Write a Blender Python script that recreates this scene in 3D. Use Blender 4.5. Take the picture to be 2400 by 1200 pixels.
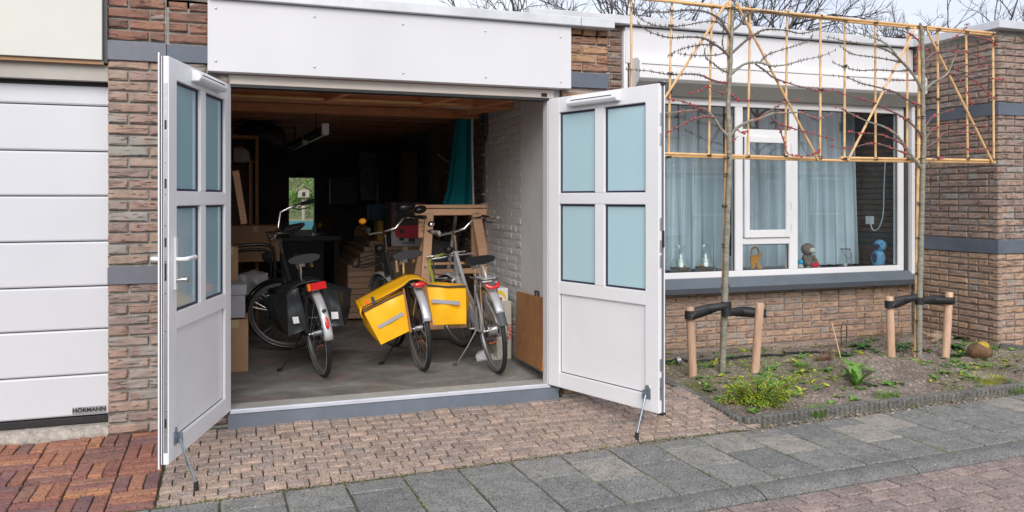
import bpy, bmesh, math, random
from mathutils import Vector, Matrix, noise as mnoise
R = math.radians
random.seed(7)
rnd = random.random
def ru(a, b): return a + (b - a) * random.random()
for o in list(bpy.data.objects): bpy.data.objects.remove(o)
S = bpy.context.scene
col = S.collection
# ------------------------------------------------------------------ camera, light, exposure
cam_d = bpy.data.cameras.new('camera'); cam = bpy.data.objects.new('camera', cam_d); col.objects.link(cam)
cam.location = (0, -5.0, 1.43); cam.rotation_euler = (R(90), 0, R(-19.1))
cam_d.lens = 27.75; cam_d.sensor_width = 36; cam_d.shift_y = -0.05625; cam_d.clip_start = .05; cam_d.clip_end = 500
S.camera = cam
W = bpy.data.worlds.new("World"); S.world = W; W.use_nodes = True
wn = W.node_tree.nodes; wl = W.node_tree.links; wn.clear()
SUN_EL, SUN_AZ = 33, 196           # azimuth measured clockwise from +y
sky = wn.new('ShaderNodeTexSky'); sky.sky_type = 'NISHITA'; sky.sun_disc = False
sky.sun_elevation = R(SUN_EL); sky.sun_rotation = R(SUN_AZ); sky.air_density = 1.2; sky.dust_density = 2.5
tc = wn.new('ShaderNodeTexCoord'); mp = wn.new('ShaderNodeMapping'); mp.inputs['Scale'].default_value = (1.0, 1.0, 2.6)
nz = wn.new('ShaderNodeTexNoise'); nz.inputs['Scale'].default_value = 2.3; nz.inputs['Detail'].default_value = 7; nz.inputs['Roughness'].default_value = .55
cr = wn.new('ShaderNodeValToRGB'); cr.color_ramp.elements[0].position = .33; cr.color_ramp.elements[0].color = (4.5, 4.8, 5.7, 1)
cr.color_ramp.elements[1].position = .62; cr.color_ramp.elements[1].color = (6.2, 6.35, 6.8, 1)
mx = wn.new('ShaderNodeMix'); mx.data_type = 'RGBA'; mx.inputs[0].default_value = .86
bg = wn.new('ShaderNodeBackground'); bg.inputs['Strength'].default_value = .1
wo = wn.new('ShaderNodeOutputWorld')
wl.new(tc.outputs['Generated'], mp.inputs['Vector']); wl.new(mp.outputs[0], nz.inputs['Vector']); wl.new(nz.outputs[0], cr.inputs[0])
wl.new(sky.outputs[0], mx.inputs[6]); wl.new(cr.outputs[0], mx.inputs[7]); wl.new(mx.outputs[2], bg.inputs[0]); wl.new(bg.outputs[0], wo.inputs[0])
sd = bpy.data.lights.new('sun', 'SUN'); sd.energy = 1.5; sd.angle = R(40); sd.color = (1, .96, .9)
so = bpy.data.objects.new('sun', sd); col.objects.link(so); so.location = (0, 0, 20)
so.rotation_euler = Vector((-math.sin(R(SUN_AZ)) * math.cos(R(SUN_EL)), -math.cos(R(SUN_AZ)) * math.cos(R(SUN_EL)), -math.sin(R(SUN_EL)))).to_track_quat('-Z', 'Y').to_euler()
S.view_settings.view_transform = 'Standard'; S.view_settings.look = 'None'; S.view_settings.exposure = .85; S.view_settings.gamma = 1
S.view_settings.use_curve_mapping = False
# ------------------------------------------------------------------ photo geometry -> real planes
YW = R(19.1); sY, cY = math.sin(YW), math.cos(YW)
def at(px, py, x=None, y=None, z=None):
    a = (px - 1200) / 1850; b = (465 - py) / 1850
    r = (sY + a * cY, cY - a * sY, b)
    t = (y + 5) / r[1] if y is not None else (x / r[0] if x is not None else (z - 1.43) / r[2])
    return Vector((r[0] * t, r[1] * t - 5, r[2] * t + 1.43))
# ------------------------------------------------------------------ materials
MATS = {}
def nodes_of(name):
    m = bpy.data.materials.new(name); m.use_nodes = True; MATS[name] = m
    nt = m.node_tree; b = nt.nodes['Principled BSDF']
    return m, nt, b
def N(nt, t, **k):
    n = nt.nodes.new(t)
    for a, v in k.items():
        if a in n.inputs: n.inputs[a].default_value = v
        else: setattr(n, a, v)
    return n
def ramp(nt, stops):
    r = nt.nodes.new('ShaderNodeValToRGB'); e = r.color_ramp.elements
    while len(e) < len(stops): e.new(.5)
    for i, (p, c) in enumerate(stops): e[i].position = p; e[i].color = (*c, 1) if len(c) == 3 else c
    return r
def coords(nt, stretch=(1, 1, 1), shift=True, rot=None):
    tc = nt.nodes.new('ShaderNodeTexCoord'); mp = nt.nodes.new('ShaderNodeMapping'); mp.inputs['Scale'].default_value = stretch
    if rot: mp.inputs['Rotation'].default_value = rot
    nt.links.new(tc.outputs['Object'], mp.inputs['Vector'])
    if shift:
        oi = nt.nodes.new('ShaderNodeObjectInfo'); mu = N(nt, 'ShaderNodeMath', operation='MULTIPLY'); mu.inputs[1].default_value = 37
        nt.links.new(oi.outputs['Random'], mu.inputs[0])
        cb = nt.nodes.new('ShaderNodeCombineXYZ')
        for i in range(3): nt.links.new(mu.outputs[0], cb.inputs[i])
        nt.links.new(cb.outputs[0], mp.inputs['Location'])
    return mp.outputs[0]
def rand_val(nt):
    oi = nt.nodes.new('ShaderNodeObjectInfo'); ge = nt.nodes.new('ShaderNodeNewGeometry')
    ad = N(nt, 'ShaderNodeMath', operation='ADD'); fr = N(nt, 'ShaderNodeMath', operation='FRACT')
    nt.links.new(oi.outputs['Random'], ad.inputs[0]); nt.links.new(ge.outputs['Random Per Island'], ad.inputs[1]); nt.links.new(ad.outputs[0], fr.inputs[0])
    return fr.outputs[0]
def bump(nt, b, src, strength, dist=.01, prev=None):
    bp = nt.nodes.new('ShaderNodeBump'); bp.inputs['Strength'].default_value = strength; bp.inputs['Distance'].default_value = dist
    nt.links.new(src, bp.inputs['Height'])
    if prev is not None: nt.links.new(prev, bp.inputs['Normal'])
    nt.links.new(bp.outputs[0], b.inputs['Normal']); return bp.outputs[0]
def mul(nt, a, bcol, fac=None, mode='MULTIPLY', f=1.0):
    m = nt.nodes.new('ShaderNodeMix'); m.data_type = 'RGBA'; m.blend_type = mode; m.inputs[0].default_value = f
    if fac is not None: nt.links.new(fac, m.inputs[0])
    for s, i in ((a, 6), (bcol, 7)):
        if isinstance(s, tuple): m.inputs[i].default_value = (*s, 1)
        else: nt.links.new(s, m.inputs[i])
    return m.outputs[2]
def mat(name, c, rough=.6, metal=0., var=.12, scale=6, bmp=.0, bscale=60, stretch=(1, 1, 1), islands=0., coat=0., c2=None, spec=.5):
    """plain surface: base colour mottled by noise towards c2, fine relief, optional variation per piece"""
    m, nt, b = nodes_of(name)
    v = coords(nt, stretch)
    n = N(nt, 'ShaderNodeTexNoise', Scale=scale, Detail=5., Roughness=.6); nt.links.new(v, n.inputs['Vector'])
    d = c2 if c2 else tuple(x * (1 - var) for x in c)
    lo = tuple(min(1, x * (1 + var * .6)) for x in c)
    r = ramp(nt, [(.3, d), (.7, lo)]); nt.links.new(n.outputs[0], r.inputs[0]); out = r.outputs[0]
    if islands:
        rr = ramp(nt, [(0, (1 - islands,) * 3), (1, (1 + islands,) * 3)]); nt.links.new(rand_val(nt), rr.inputs[0])
        out = mul(nt, out, rr.outputs[0])
    nt.links.new(out, b.inputs['Base Color'])
    b.inputs['Roughness'].default_value = rough; b.inputs['Metallic'].default_value = metal
    b.inputs['Coat Weight'].default_value = coat; b.inputs['Specular IOR Level'].default_value = spec
    if bmp:
        n2 = N(nt, 'ShaderNodeTexNoise', Scale=bscale, Detail=4.); nt.links.new(v, n2.inputs['Vector']); bump(nt, b, n2.outputs[0], bmp)
    return m
def brick_mat(name, cols, mortar_smear=.25, crack=.75):
    m, nt, b = nodes_of(name)
    v = coords(nt); rv = rand_val(nt)
    r = ramp(nt, [(i / max(1, len(cols) - 1), c) for i, c in enumerate(cols)]); r.color_ramp.interpolation = 'LINEAR'
    nt.links.new(rv, r.inputs[0])
    n = N(nt, 'ShaderNodeTexNoise', Scale=14., Detail=6., Roughness=.65); nt.links.new(v, n.inputs['Vector'])
    r2 = ramp(nt, [(.3, (.68, .66, .66)), (.52, (1, 1, 1)), (.72, (1.25, 1.18, 1.08))]); nt.links.new(n.outputs[0], r2.inputs[0])
    out = mul(nt, r.outputs[0], r2.outputs[0])
    # grey cement smear on some bricks
    n4 = N(nt, 'ShaderNodeTexNoise', Scale=5., Detail=3.); nt.links.new(v, n4.inputs['Vector'])
    ad = N(nt, 'ShaderNodeMath', operation='MULTIPLY_ADD'); ad.inputs[1].default_value = 7.3
    nt.links.new(rv, ad.inputs[0]); fr = N(nt, 'ShaderNodeMath', operation='FRACT'); nt.links.new(n4.outputs[0], ad.inputs[2]); nt.links.new(ad.outputs[0], fr.inputs[0])
    r4 = ramp(nt, [(1 - mortar_smear, (0, 0, 0)), (1 - mortar_smear * .4, (.8, .8, .8))]); nt.links.new(fr.outputs[0], r4.inputs[0])
    out = mul(nt, out, (.30, .29, .27), fac=r4.outputs[0], mode='MIX')
    # long drag cracks
    v2 = coords(nt, (5, 5, 42))
    n3 = N(nt, 'ShaderNodeTexNoise', Scale=1.9, Detail=3., Roughness=.5, Distortion=.9); nt.links.new(v2, n3.inputs['Vector'])
    r3 = ramp(nt, [(.36, (.22, .18, .16)), (.405, (1, 1, 1))]); nt.links.new(n3.outputs[0], r3.inputs[0])
    out = mul(nt, out, r3.outputs[0], f=crack)
    nt.links.new(out, b.inputs['Base Color']); b.inputs['Roughness'].default_value = .88
    p = bump(nt, b, r3.outputs[0], .8, .006)
    n5 = N(nt, 'ShaderNodeTexNoise', Scale=90., Detail=5.); nt.links.new(v, n5.inputs['Vector']); bump(nt, b, n5.outputs[0], .5, .006, p)
    return m
def stone_mat(name, cols, speck=(.55, .52, .46), amount=.3, vs=160., moss=0., rough=.9, wear=None):
    m, nt, b = nodes_of(name)
    v = coords(nt); rv = rand_val(nt)
    r = ramp(nt, [(i / max(1, len(cols) - 1), c) for i, c in enumerate(cols)]); nt.links.new(rv, r.inputs[0])
    n = N(nt, 'ShaderNodeTexNoise', Scale=9., Detail=6., Roughness=.7); nt.links.new(v, n.inputs['Vector'])
    r2 = ramp(nt, [(.3, (.7, .68, .66)), (.7, (1.25, 1.22, 1.18))]); nt.links.new(n.outputs[0], r2.inputs[0])
    out = mul(nt, r.outputs[0], r2.outputs[0])
    vo = N(nt, 'ShaderNodeTexVoronoi', Scale=vs); nt.links.new(v, vo.inputs['Vector'])
    r3 = ramp(nt, [(amount * .5, (.85,) * 3), (amount, (0,) * 3)]); nt.links.new(vo.outputs['Color'], r3.inputs[0])
    out = mul(nt, out, speck, fac=r3.outputs[0], mode='MIX')
    vo2 = N(nt, 'ShaderNodeTexVoronoi', Scale=vs * .8); nt.links.new(v, vo2.inputs['Vector'])
    sx = nt.nodes.new('ShaderNodeSeparateColor'); nt.links.new(vo2.outputs['Color'], sx.inputs[0])
    r5 = ramp(nt, [(.72, (1, 1, 1)), (.9, (.45, .44, .45))]); nt.links.new(sx.outputs[1], r5.inputs[0])
    out = mul(nt, out, r5.outputs[0])
    nt.links.new(out, b.inputs['Base Color']); b.inputs['Roughness'].default_value = rough
    bump(nt, b, vo.outputs['Distance'], .5, .004)
    return m
def wood_mat(name, c, c2, scale=3., stretch=(1, 1, 14), rough=.6, islands=.15):
    m, nt, b = nodes_of(name)
    v = coords(nt, stretch)
    n = N(nt, 'ShaderNodeTexNoise', Scale=scale * 3, Detail=6., Distortion=.6); nt.links.new(v, n.inputs['Vector'])
    r = ramp(nt, [(.32, c2), (.6, c)]); nt.links.new(n.outputs[0], r.inputs[0])
    rr = ramp(nt, [(0, (1 - islands,) * 3), (1, (1 + islands,) * 3)]); nt.links.new(rand_val(nt), rr.inputs[0])
    nt.links.new(mul(nt, r.outputs[0], rr.outputs[0]), b.inputs['Base Color']); b.inputs['Roughness'].default_value = rough
    bump(nt, b, n.outputs[0], .25, .004)
    return m
def glass_mat(name, tint=(.9, .97, 1), rough=.0, refl=1.0):
    m, nt, b = nodes_of(name); nt.nodes.remove(b)
    out = nt.nodes['Material Output']
    t = N(nt, 'ShaderNodeBsdfTransparent'); t.inputs[0].default_value = (*tint, 1)
    g = N(nt, 'ShaderNodeBsdfGlossy', Roughness=rough); g.inputs[0].default_value = (1, 1, 1, 1)
    f = N(nt, 'ShaderNodeLayerWeight', Blend=.5); pw = N(nt, 'ShaderNodeMath', operation='POWER'); pw.inputs[1].default_value = 4.5
    nt.links.new(f.outputs['Facing'], pw.inputs[0]); mu = N(nt, 'ShaderNodeMath', operation='MULTIPLY_ADD', use_clamp=True); mu.inputs[1].default_value = .9; mu.inputs[2].default_value = .085 * refl
    mi = N(nt, 'ShaderNodeMixShader'); nt.links.new(pw.outputs[0], mu.inputs[0]); nt.links.new(mu.outputs[0], mi.inputs[0])
    nt.links.new(t.outputs[0], mi.inputs[1]); nt.links.new(g.outputs[0], mi.inputs[2]); nt.links.new(mi.outputs[0], out.inputs[0])
    return m
white = mat('white_paint', (.81, .81, .83), .38, var=.05, scale=2, bmp=.03, bscale=200)
whitep = mat('white_plastic', (.78, .78, .80), .3, var=.03, scale=2)
def panel_mat():
    m, nt, b = nodes_of('white_board'); v = coords(nt, (1, 1, .35))
    n = N(nt, 'ShaderNodeTexNoise', Scale=2., Detail=5.); nt.links.new(v, n.inputs['Vector'])
    r = ramp(nt, [(.3, (.60, .60, .625)), (.65, (.645, .645, .67))]); nt.links.new(n.outputs[0], r.inputs[0])
    nt.links.new(r.outputs[0], b.inputs['Base Color']); b.inputs['Roughness'].default_value = .5
    n2 = N(nt, 'ShaderNodeTexNoise', Scale=90., Detail=3.); nt.links.new(coords(nt), n2.inputs['Vector']); bump(nt, b, n2.outputs[0], .02)
    return m
board = panel_mat()
cream = mat('cream_board', (.60, .60, .555), .5, var=.06, scale=2)
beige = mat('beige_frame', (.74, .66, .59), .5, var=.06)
gpanel = mat('garage_panel', (.61, .62, .665), .42, var=.04, scale=1.5, bmp=.08, bscale=300)
trimm = mat('roof_trim_paint', (.62, .63, .67), .45, metal=.15, var=.16, scale=4, bmp=.05)
slate = mat('blue_grey_coat', (.105, .125, .16), .6, var=.18, scale=5, bmp=.15)
sillm = mat('sill_grey', (.12, .145, .175), .5, var=.12, scale=5)
mortar = mat('mortar', (.33, .32, .29), .95, var=.35, scale=20, bmp=.8, bscale=120)
mortar2 = mat('mortar_pale', (.46, .40, .35), .95, var=.3, scale=20, bmp=.8, bscale=120)
black = mat('black_rubber', (.018, .018, .02), .55, var=.3, bmp=.1)
blackg = mat('black_gloss', (.012, .013, .015), .25, var=.2)
blackp = mat('black_tarpaulin', (.018, .022, .026), .42, var=.35, scale=6, bmp=.35, bscale=14)
greyt = mat('grey_rubber', (.06, .065, .075), .6, var=.2)
steel = mat('brushed_steel', (.62, .62, .63), .28, metal=1., var=.1)
chrome = mat('chrome', (.75, .76, .78), .12, metal=1., var=.05)
alu = mat('aluminium', (.5, .5, .52), .4, metal=.85, var=.15)
zinc = mat('zinc', (.42, .50, .56), .3, metal=.9, var=.15)
silver = mat('silver_paint', (.52, .53, .56), .33, metal=.35, var=.1, scale=10)
dgrey = mat('dark_grey_plastic', (.05, .052, .058), .5, var=.15)
purple = mat('seal_gasket', (.03, .025, .055), .5, var=.1)
br_left = brick_mat('brick_left', [(.29, .20, .17), (.35, .235, .20), (.27, .21, .185), (.37, .25, .195), (.33, .27, .24), (.25, .18, .165)], .34, .75)
br_leftup = brick_mat('brick_left_upper', [(.21, .105, .08), (.30, .155, .11), (.17, .10, .08), (.26, .135, .10)], .12, .6)
br_pier = brick_mat('brick_pier', [(.36, .185, .10), (.29, .165, .115), (.41, .25, .14), (.30, .16, .13)], .12)
br_house = brick_mat('brick_house_low', [(.42, .28, .20), (.34, .24, .18), (.46, .31, .21), (.39, .27, .215), (.31, .22, .175)], .15, .55)
br_wing = brick_mat('brick_wing', [(.32, .225, .19), (.27, .20, .175), (.37, .255, .195), (.31, .23, .20), (.255, .185, .165)], .15, .6)
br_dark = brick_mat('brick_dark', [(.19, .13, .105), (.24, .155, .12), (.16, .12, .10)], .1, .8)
br_paint = mat('painted_brick', (.56, .56, .57), .95, var=.12, scale=5, bmp=.4, bscale=60, spec=.15)
plaster = mat('painted_plaster', (.64, .64, .65), .85, var=.08, scale=3, bmp=.3, bscale=40)
paver = stone_mat('paver', [(.37, .285, .25), (.31, .245, .22), (.43, .325, .27), (.40, .30, .255), (.31, .26, .24), (.45, .335, .28)], (.54, .46, .40), .24, 190)
redpav = stone_mat('red_clinker', [(.31, .125, .09), (.20, .11, .10), (.38, .165, .10), (.24, .105, .09), (.46, .22, .12), (.18, .10, .105), (.30, .14, .115)], (.32, .2, .16), .10, 170, rough=.92)
slabm = stone_mat('slab', [(.19, .197, .193), (.225, .228, .222), (.165, .172, .172), (.245, .245, .235)], (.42, .42, .41), .2, 190)
slabs = stone_mat('slab_sandy', [(.31, .295, .27), (.27, .262, .245)], (.38, .35, .31), .2, 170)
kerbm = stone_mat('kerb', [(.15, .155, .158), (.175, .177, .175)], (.42, .41, .40), .16, 210)
streetm = stone_mat('street_brick', [(.29, .225, .215), (.235, .195, .19), (.33, .255, .235), (.26, .21, .21)], (.50, .46, .44), .12, 190)
edgem = stone_mat('edging', [(.17, .17, .16), (.13, .13, .12), (.2, .195, .18)], (.33, .32, .30), .2, 150)
joint = mat('joint_sand', (.08, .066, .05), .98, var=.4, scale=18, bmp=.8, bscale=90, c2=(.055, .06, .03))
cardb = mat('cardboard', (.42, .245, .135), .75, var=.12, scale=4)
cardd = mat('cardboard_dark', (.20, .13, .09), .8, var=.15, scale=4)
pine = wood_mat('pine', (.80, .50, .31), (.68, .39, .22))
beamw = wood_mat('beam_wood', (.66, .30, .14), (.48, .20, .09), stretch=(.6, 8, 8))
plankw = wood_mat('plank_wood', (.72, .36, .22), (.56, .25, .15), stretch=(.6, 9, 9), islands=.25)
brownw = wood_mat('brown_board', (.40, .19, .075), (.32, .14, .055), stretch=(3, 3, .8))
stakew = wood_mat('stake_wood', (.56, .37, .26), (.40, .25, .17), stretch=(12, 12, 1.2), scale=1.5)
bamboo = wood_mat('bamboo', (.74, .47, .22), (.64, .38, .17), stretch=(2, 2, 2), scale=2, rough=.4, islands=.12)
bambk = mat('bamboo_node', (.25, .15, .08), .6, var=.3)
teal = mat('teal_cloth', (.0, .30, .36), .75, var=.25, scale=3, bmp=.3, bscale=30, stretch=(3, 3, .6))
yel = mat('yellow_tarpaulin', (1.0, .50, .010), .42, var=.06, scale=3, bmp=.35, bscale=9)
refl = mat('reflective_tape', (.45, .46, .5), .35, metal=.3, var=.1)
redl = mat('red_lens', (.62, .012, .015), .18, var=.1, coat=.8)
orl = mat('orange_lens', (.85, .16, .01), .2, var=.1, coat=.8)
orange = mat('orange_ball', (.9, .33, .02), .35, var=.1)
skinw = mat('ply_edge', (.55, .33, .17), .7)
barkm = mat('young_bark', (.28, .26, .225), .75, var=.4, scale=14, bmp=.6, bscale=50, stretch=(1, 1, 2.5), c2=(.15, .155, .11))
twigm = mat('twig_bark', (.14, .105, .085), .7, var=.3)
twigr = mat('twig_red', (.17, .105, .095), .6, var=.3)
budr = mat('red_bud', (.46, .075, .085), .6, var=.3, islands=.3)
budd = mat('dark_bud', (.085, .085, .05), .7, var=.4, islands=.4)
farbark = mat('far_bark', (.065, .055, .055), .9, var=.3)
soilm = None
leafg = mat('leaf_green', (.15, .31, .05), .5, var=.4, scale=30, islands=.3)
leafd = mat('leaf_dark', (.05, .13, .03), .5, var=.4, scale=30, islands=.3)
leafy = mat('leaf_yellow', (.38, .43, .02), .55, var=.4, scale=30, islands=.4)
grassm = mat('grass_green', (.13, .24, .04), .6, var=.3, islands=.35)
grassy = mat('grass_yellow', (.34, .38, .035), .6, var=.3, islands=.35)
mossm = mat('moss', (.18, .21, .035), .95, var=.5, scale=30, bmp=1., bscale=80)
dead = mat('dead_stem', (.22, .12, .075), .8, var=.3, islands=.3)
clear = glass_mat('window_glass', (.86, .93, .95), 0, 1.35)
vaseg = glass_mat('vase_glass', (.95, .98, .98), 0, 1.2)
def frost(name, c, refl):
    m, nt, b = nodes_of(name); b.inputs['Base Color'].default_value = (*c, 1); b.inputs['Roughness'].default_value = .12
    b.inputs['Specular IOR Level'].default_value = .5; b.inputs['Coat Weight'].default_value = refl; b.inputs['Coat Roughness'].default_value = .02
    return m
frosted_l = frost('frosted_glass_darker', (.33, .49, .55), .6)  # darker base colour and stronger coat for the left leaf's panes
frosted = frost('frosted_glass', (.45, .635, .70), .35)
# ------------------------------------------------------------------ mesh tools
class MB:
    def __init__(s): s.v = []; s.f = []
    def add(s, vs, fs):
        n = len(s.v); s.v += [tuple(v) for v in vs]; s.f += [tuple(i + n for i in f) for f in fs]; return s
    def box(s, x0, y0, z0, x1, y1, z1):
        v = [(x0, y0, z0), (x1, y0, z0), (x1, y1, z0), (x0, y1, z0), (x0, y0, z1), (x1, y0, z1), (x1, y1, z1), (x0, y1, z1)]
        return s.add(v, [(0, 3, 2, 1), (4, 5, 6, 7), (0, 1, 5, 4), (1, 2, 6, 5), (2, 3, 7, 6), (3, 0, 4, 7)])
    def obox(s, c, size, M):
        n = MB().box(-size[0] / 2, -size[1] / 2, -size[2] / 2, size[0] / 2, size[1] / 2, size[2] / 2)
        return s.add([Vector(c) + M @ Vector(v) for v in n.v], n.f)
    def bar(s, a, b, w, h, up=(0, 0, 1)):
        a = Vector(a); b = Vector(b); d = (b - a).normalized(); u = Vector(up)
        if abs(d.dot(u)) > .98: u = Vector((0, 1, 0))
        r = d.cross(u).normalized(); u = r.cross(d)
        vs = []
        for p in (a, b):
            for i, j in ((-1, -1), (1, -1), (1, 1), (-1, 1)): vs.append(p + r * i * w / 2 + u * j * h / 2)
        return s.add(vs, [(3, 2, 1, 0), (4, 5, 6, 7), (0, 1, 5, 4), (1, 2, 6, 5), (2, 3, 7, 6), (3, 0, 4, 7)])
    def tube(s, pts, r, n=8, closed=False, caps=True):
        pts = [Vector(p) for p in pts]; k = len(pts)
        rs = r if isinstance(r, (list, tuple)) else [r] * k
        vs = []; fs = []; prev = None
        for i, p in enumerate(pts):
            if closed: d = pts[(i + 1) % k] - pts[i - 1]
            else: d = pts[min(i + 1, k - 1)] - pts[max(i - 1, 0)]
            if d.length < 1e-9: d = Vector((0, 0, 1))
            d.normalize()
            if prev is None:
                u = Vector((0, 0, 1)) if abs(d.z) < .9 else Vector((1, 0, 0))
                a = d.cross(u).normalized()
            else:
                a = prev - d * prev.dot(d)
                a = a.normalized() if a.length > 1e-6 else d.orthogonal().normalized()
            prev = a; b = d.cross(a)
            for j in range(n):
                t = 2 * math.pi * j / n; vs.append(p + (a * math.cos(t) + b * math.sin(t)) * rs[i])
        m = k if closed else k - 1
        for i in range(m):
            for j in range(n):
                q = (i + 1) % k
                fs.append((i * n + j, i * n + (j + 1) % n, q * n + (j + 1) % n, q * n + j))
        if caps and not closed: fs.append(tuple(range(n - 1, -1, -1))); fs.append(tuple((k - 1) * n + j for j in range(n)))
        return s.add(vs, fs)
    def cyl(s, a, b, r, n=12, r2=None): return s.tube([a, b], [r, r if r2 is None else r2], n)
    def lathe(s, prof, n=16, o=(0, 0, 0), M=None):
        vs = []; fs = []; o = Vector(o); k = len(prof)
        for (r, z) in prof:
            for j in range(n):
                t = 2 * math.pi * j / n; p = Vector((r * math.cos(t), r * math.sin(t), z))
                vs.append(o + (M @ p if M else p))
        for i in range(k - 1):
            for j in range(n): fs.append((i * n + j, i * n + (j + 1) % n, (i + 1) * n + (j + 1) % n, (i + 1) * n + j))
        if prof[0][0] > 1e-4: fs.append(tuple(range(n - 1, -1, -1)))
        if prof[-1][0] > 1e-4: fs.append(tuple((k - 1) * n + j for j in range(n)))
        return s.add(vs, fs)
    def ball(s, c, r, n=12, sc=(1, 1, 1), M=None):
        c = Vector(c); vs = []; fs = []; h = n // 2
        for i in range(h + 1):
            a = math.pi * i / h
            for j in range(n):
                t = 2 * math.pi * j / n
                p = Vector((math.sin(a) * math.cos(t) * sc[0], math.sin(a) * math.sin(t) * sc[1], math.cos(a) * sc[2])) * r
                vs.append(c + (M @ p if M else p))
        for i in range(h):
            for j in range(n): fs.append((i * n + j, (i + 1) * n + j, (i + 1) * n + (j + 1) % n, i * n + (j + 1) % n))
        return s.add(vs, fs)
    def prism(s, poly, d):
        n = len(poly); d = Vector(d); a = [Vector(p) for p in poly]; vs = a + [p + d for p in a]
        return s.add(vs, [tuple(range(n)), tuple(range(2 * n - 1, n - 1, -1))] + [(i, i + n, (i + 1) % n + n, (i + 1) % n) for i in range(n)])
    def grid(s, rows, cyc=False):
        m = len(rows[0]); vs = [p for r in rows for p in r]; fs = []
        for i in range(len(rows) - 1):
            for j in range(m - (0 if cyc else 1)): fs.append((i * m + j, i * m + (j + 1) % m, (i + 1) * m + (j + 1) % m, (i + 1) * m + j))
        return s.add(vs, fs)
    def xf(s, M): s.v = [tuple(M @ Vector(v)) for v in s.v]; return s
    def mesh(s, name, m, smooth=False, bevel=0, seg=1):
        me = bpy.data.meshes.new(name); bm = bmesh.new()
        vv = [bm.verts.new(v) for v in s.v]
        for f in s.f:
            try: bm.faces.new([vv[i] for i in f])
            except ValueError: pass
        if bevel: bmesh.ops.bevel(bm, geom=bm.edges[:], offset=bevel, segments=seg, affect='EDGES', clamp_overlap=True)
        bmesh.ops.recalc_face_normals(bm, faces=bm.faces)
        bm.to_mesh(me); bm.free()
        if m: me.materials.append(m)
        if smooth:
            me.polygons.foreach_set('use_smooth', [True] * len(me.polygons))
            try: me.set_sharp_from_angle(angle=R(40))
            except Exception: pass
        return me
    def build(s, name, m, parent=None, smooth=False, bevel=0, seg=1, loc=None, kind=None, label=None):
        o = bpy.data.objects.new(name, s.mesh(name, m, smooth, bevel, seg)); col.objects.link(o)
        if parent: o.parent = parent
        if loc: o.location = loc
        if kind: o['kind'] = kind
        if label: o['label'] = label
        return o
def thing(name, label, cat, loc=(0, 0, 0), rot=(0, 0, 0), group=None):
    o = bpy.data.objects.new(name, None); col.objects.link(o); o.location = loc; o.rotation_euler = rot; o.empty_display_size = .05
    o['label'] = label; o['category'] = cat
    if group: o['group'] = group
    return o
def tag(o, label, cat, group=None):
    o['label'] = label; o['category'] = cat
    if group: o['group'] = group
    return o
def inst(name, me, parent, loc, rot=(0, 0, 0), sc=(1, 1, 1)):
    o = bpy.data.objects.new(name, me); col.objects.link(o); o.parent = parent; o.location = loc; o.rotation_euler = rot; o.scale = sc; return o
def text(name, body, m, parent, M, size, ext=.001, bold=0., squeeze=1.):
    cu = bpy.data.curves.new(name, 'FONT'); cu.body = body; cu.size = size; cu.extrude = ext; cu.offset = bold; cu.align_x = 'CENTER'; cu.align_y = 'CENTER'; cu.resolution_u = 3
    t = bpy.data.objects.new(name, cu); col.objects.link(t); dg = bpy.context.evaluated_depsgraph_get(); dg.update()
    me = bpy.data.meshes.new_from_object(t.evaluated_get(dg)); bpy.data.objects.remove(t); bpy.data.curves.remove(cu)
    me.name = name; me.transform(M @ Matrix.Diagonal((squeeze, 1, 1, 1))); me.materials.clear(); me.materials.append(m)
    o = bpy.data.objects.new(name, me); col.objects.link(o); o.parent = parent; return o
def face_M(o, right, up):
    r = Vector(right).normalized(); u = Vector(up).normalized(); n = r.cross(u)
    return Matrix(((r.x, u.x, n.x, o[0]), (r.y, u.y, n.y, o[1]), (r.z, u.z, n.z, o[2]), (0, 0, 0, 1)))
# ------------------------------------------------------------------ bricks
def brick_mesh(L, m, rough=.004, h=.05, dep=.05):
    """front face towards -y, uneven, chamfered; x 0..L, z 0..h"""
    nx, nzz = (5, 4) if L > .15 else (4, 4); mb = MB(); vs = []
    for k in range(nzz):
        for i in range(nx):
            ed = i in (0, nx - 1) or k in (0, nzz - 1)
            x = [0, .008, *[L * (q / (nx - 3 + 1e-9)) for q in range(1, nx - 3)], L - .008, L][i] if nx > 4 else [0, .008, L - .008, L][i]
            z = [0, .007, h - .007, h][k]
            y = (.007 if ed else 0) + ru(-rough, rough) * (1 if not ed else .5)
            vs.append((x + ru(-.0015, .0015) * (1 if ed else 3), y, z + ru(-.0025, .0025)))
    fs = [(k * nx + i, k * nx + i + 1, (k + 1) * nx + i + 1, (k + 1) * nx + i) for k in range(nzz - 1) for i in range(nx - 1)]
    ring = [i for i in range(nx)] + [k * nx + nx - 1 for k in range(1, nzz)] + [(nzz - 1) * nx + i for i in range(nx - 2, -1, -1)] + [k * nx for k in range(nzz - 2, 0, -1)]
    n = len(vs); corner = [(0, dep, 0), (L, dep, 0), (L, dep, h), (0, dep, h)]; vs += corner
    q = [0, nx - 1, nx - 1 + nzz - 1, 2 * (nx - 1) + nzz - 1, len(ring)]
    for c in range(4):
        seg = [ring[t % len(ring)] for t in range(q[c], q[c + 1] + 1)]
        fs.append(tuple(seg[::-1]) + (n + c, n + (c + 1) % 4))
    mb.add(vs, fs); return mb
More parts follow.
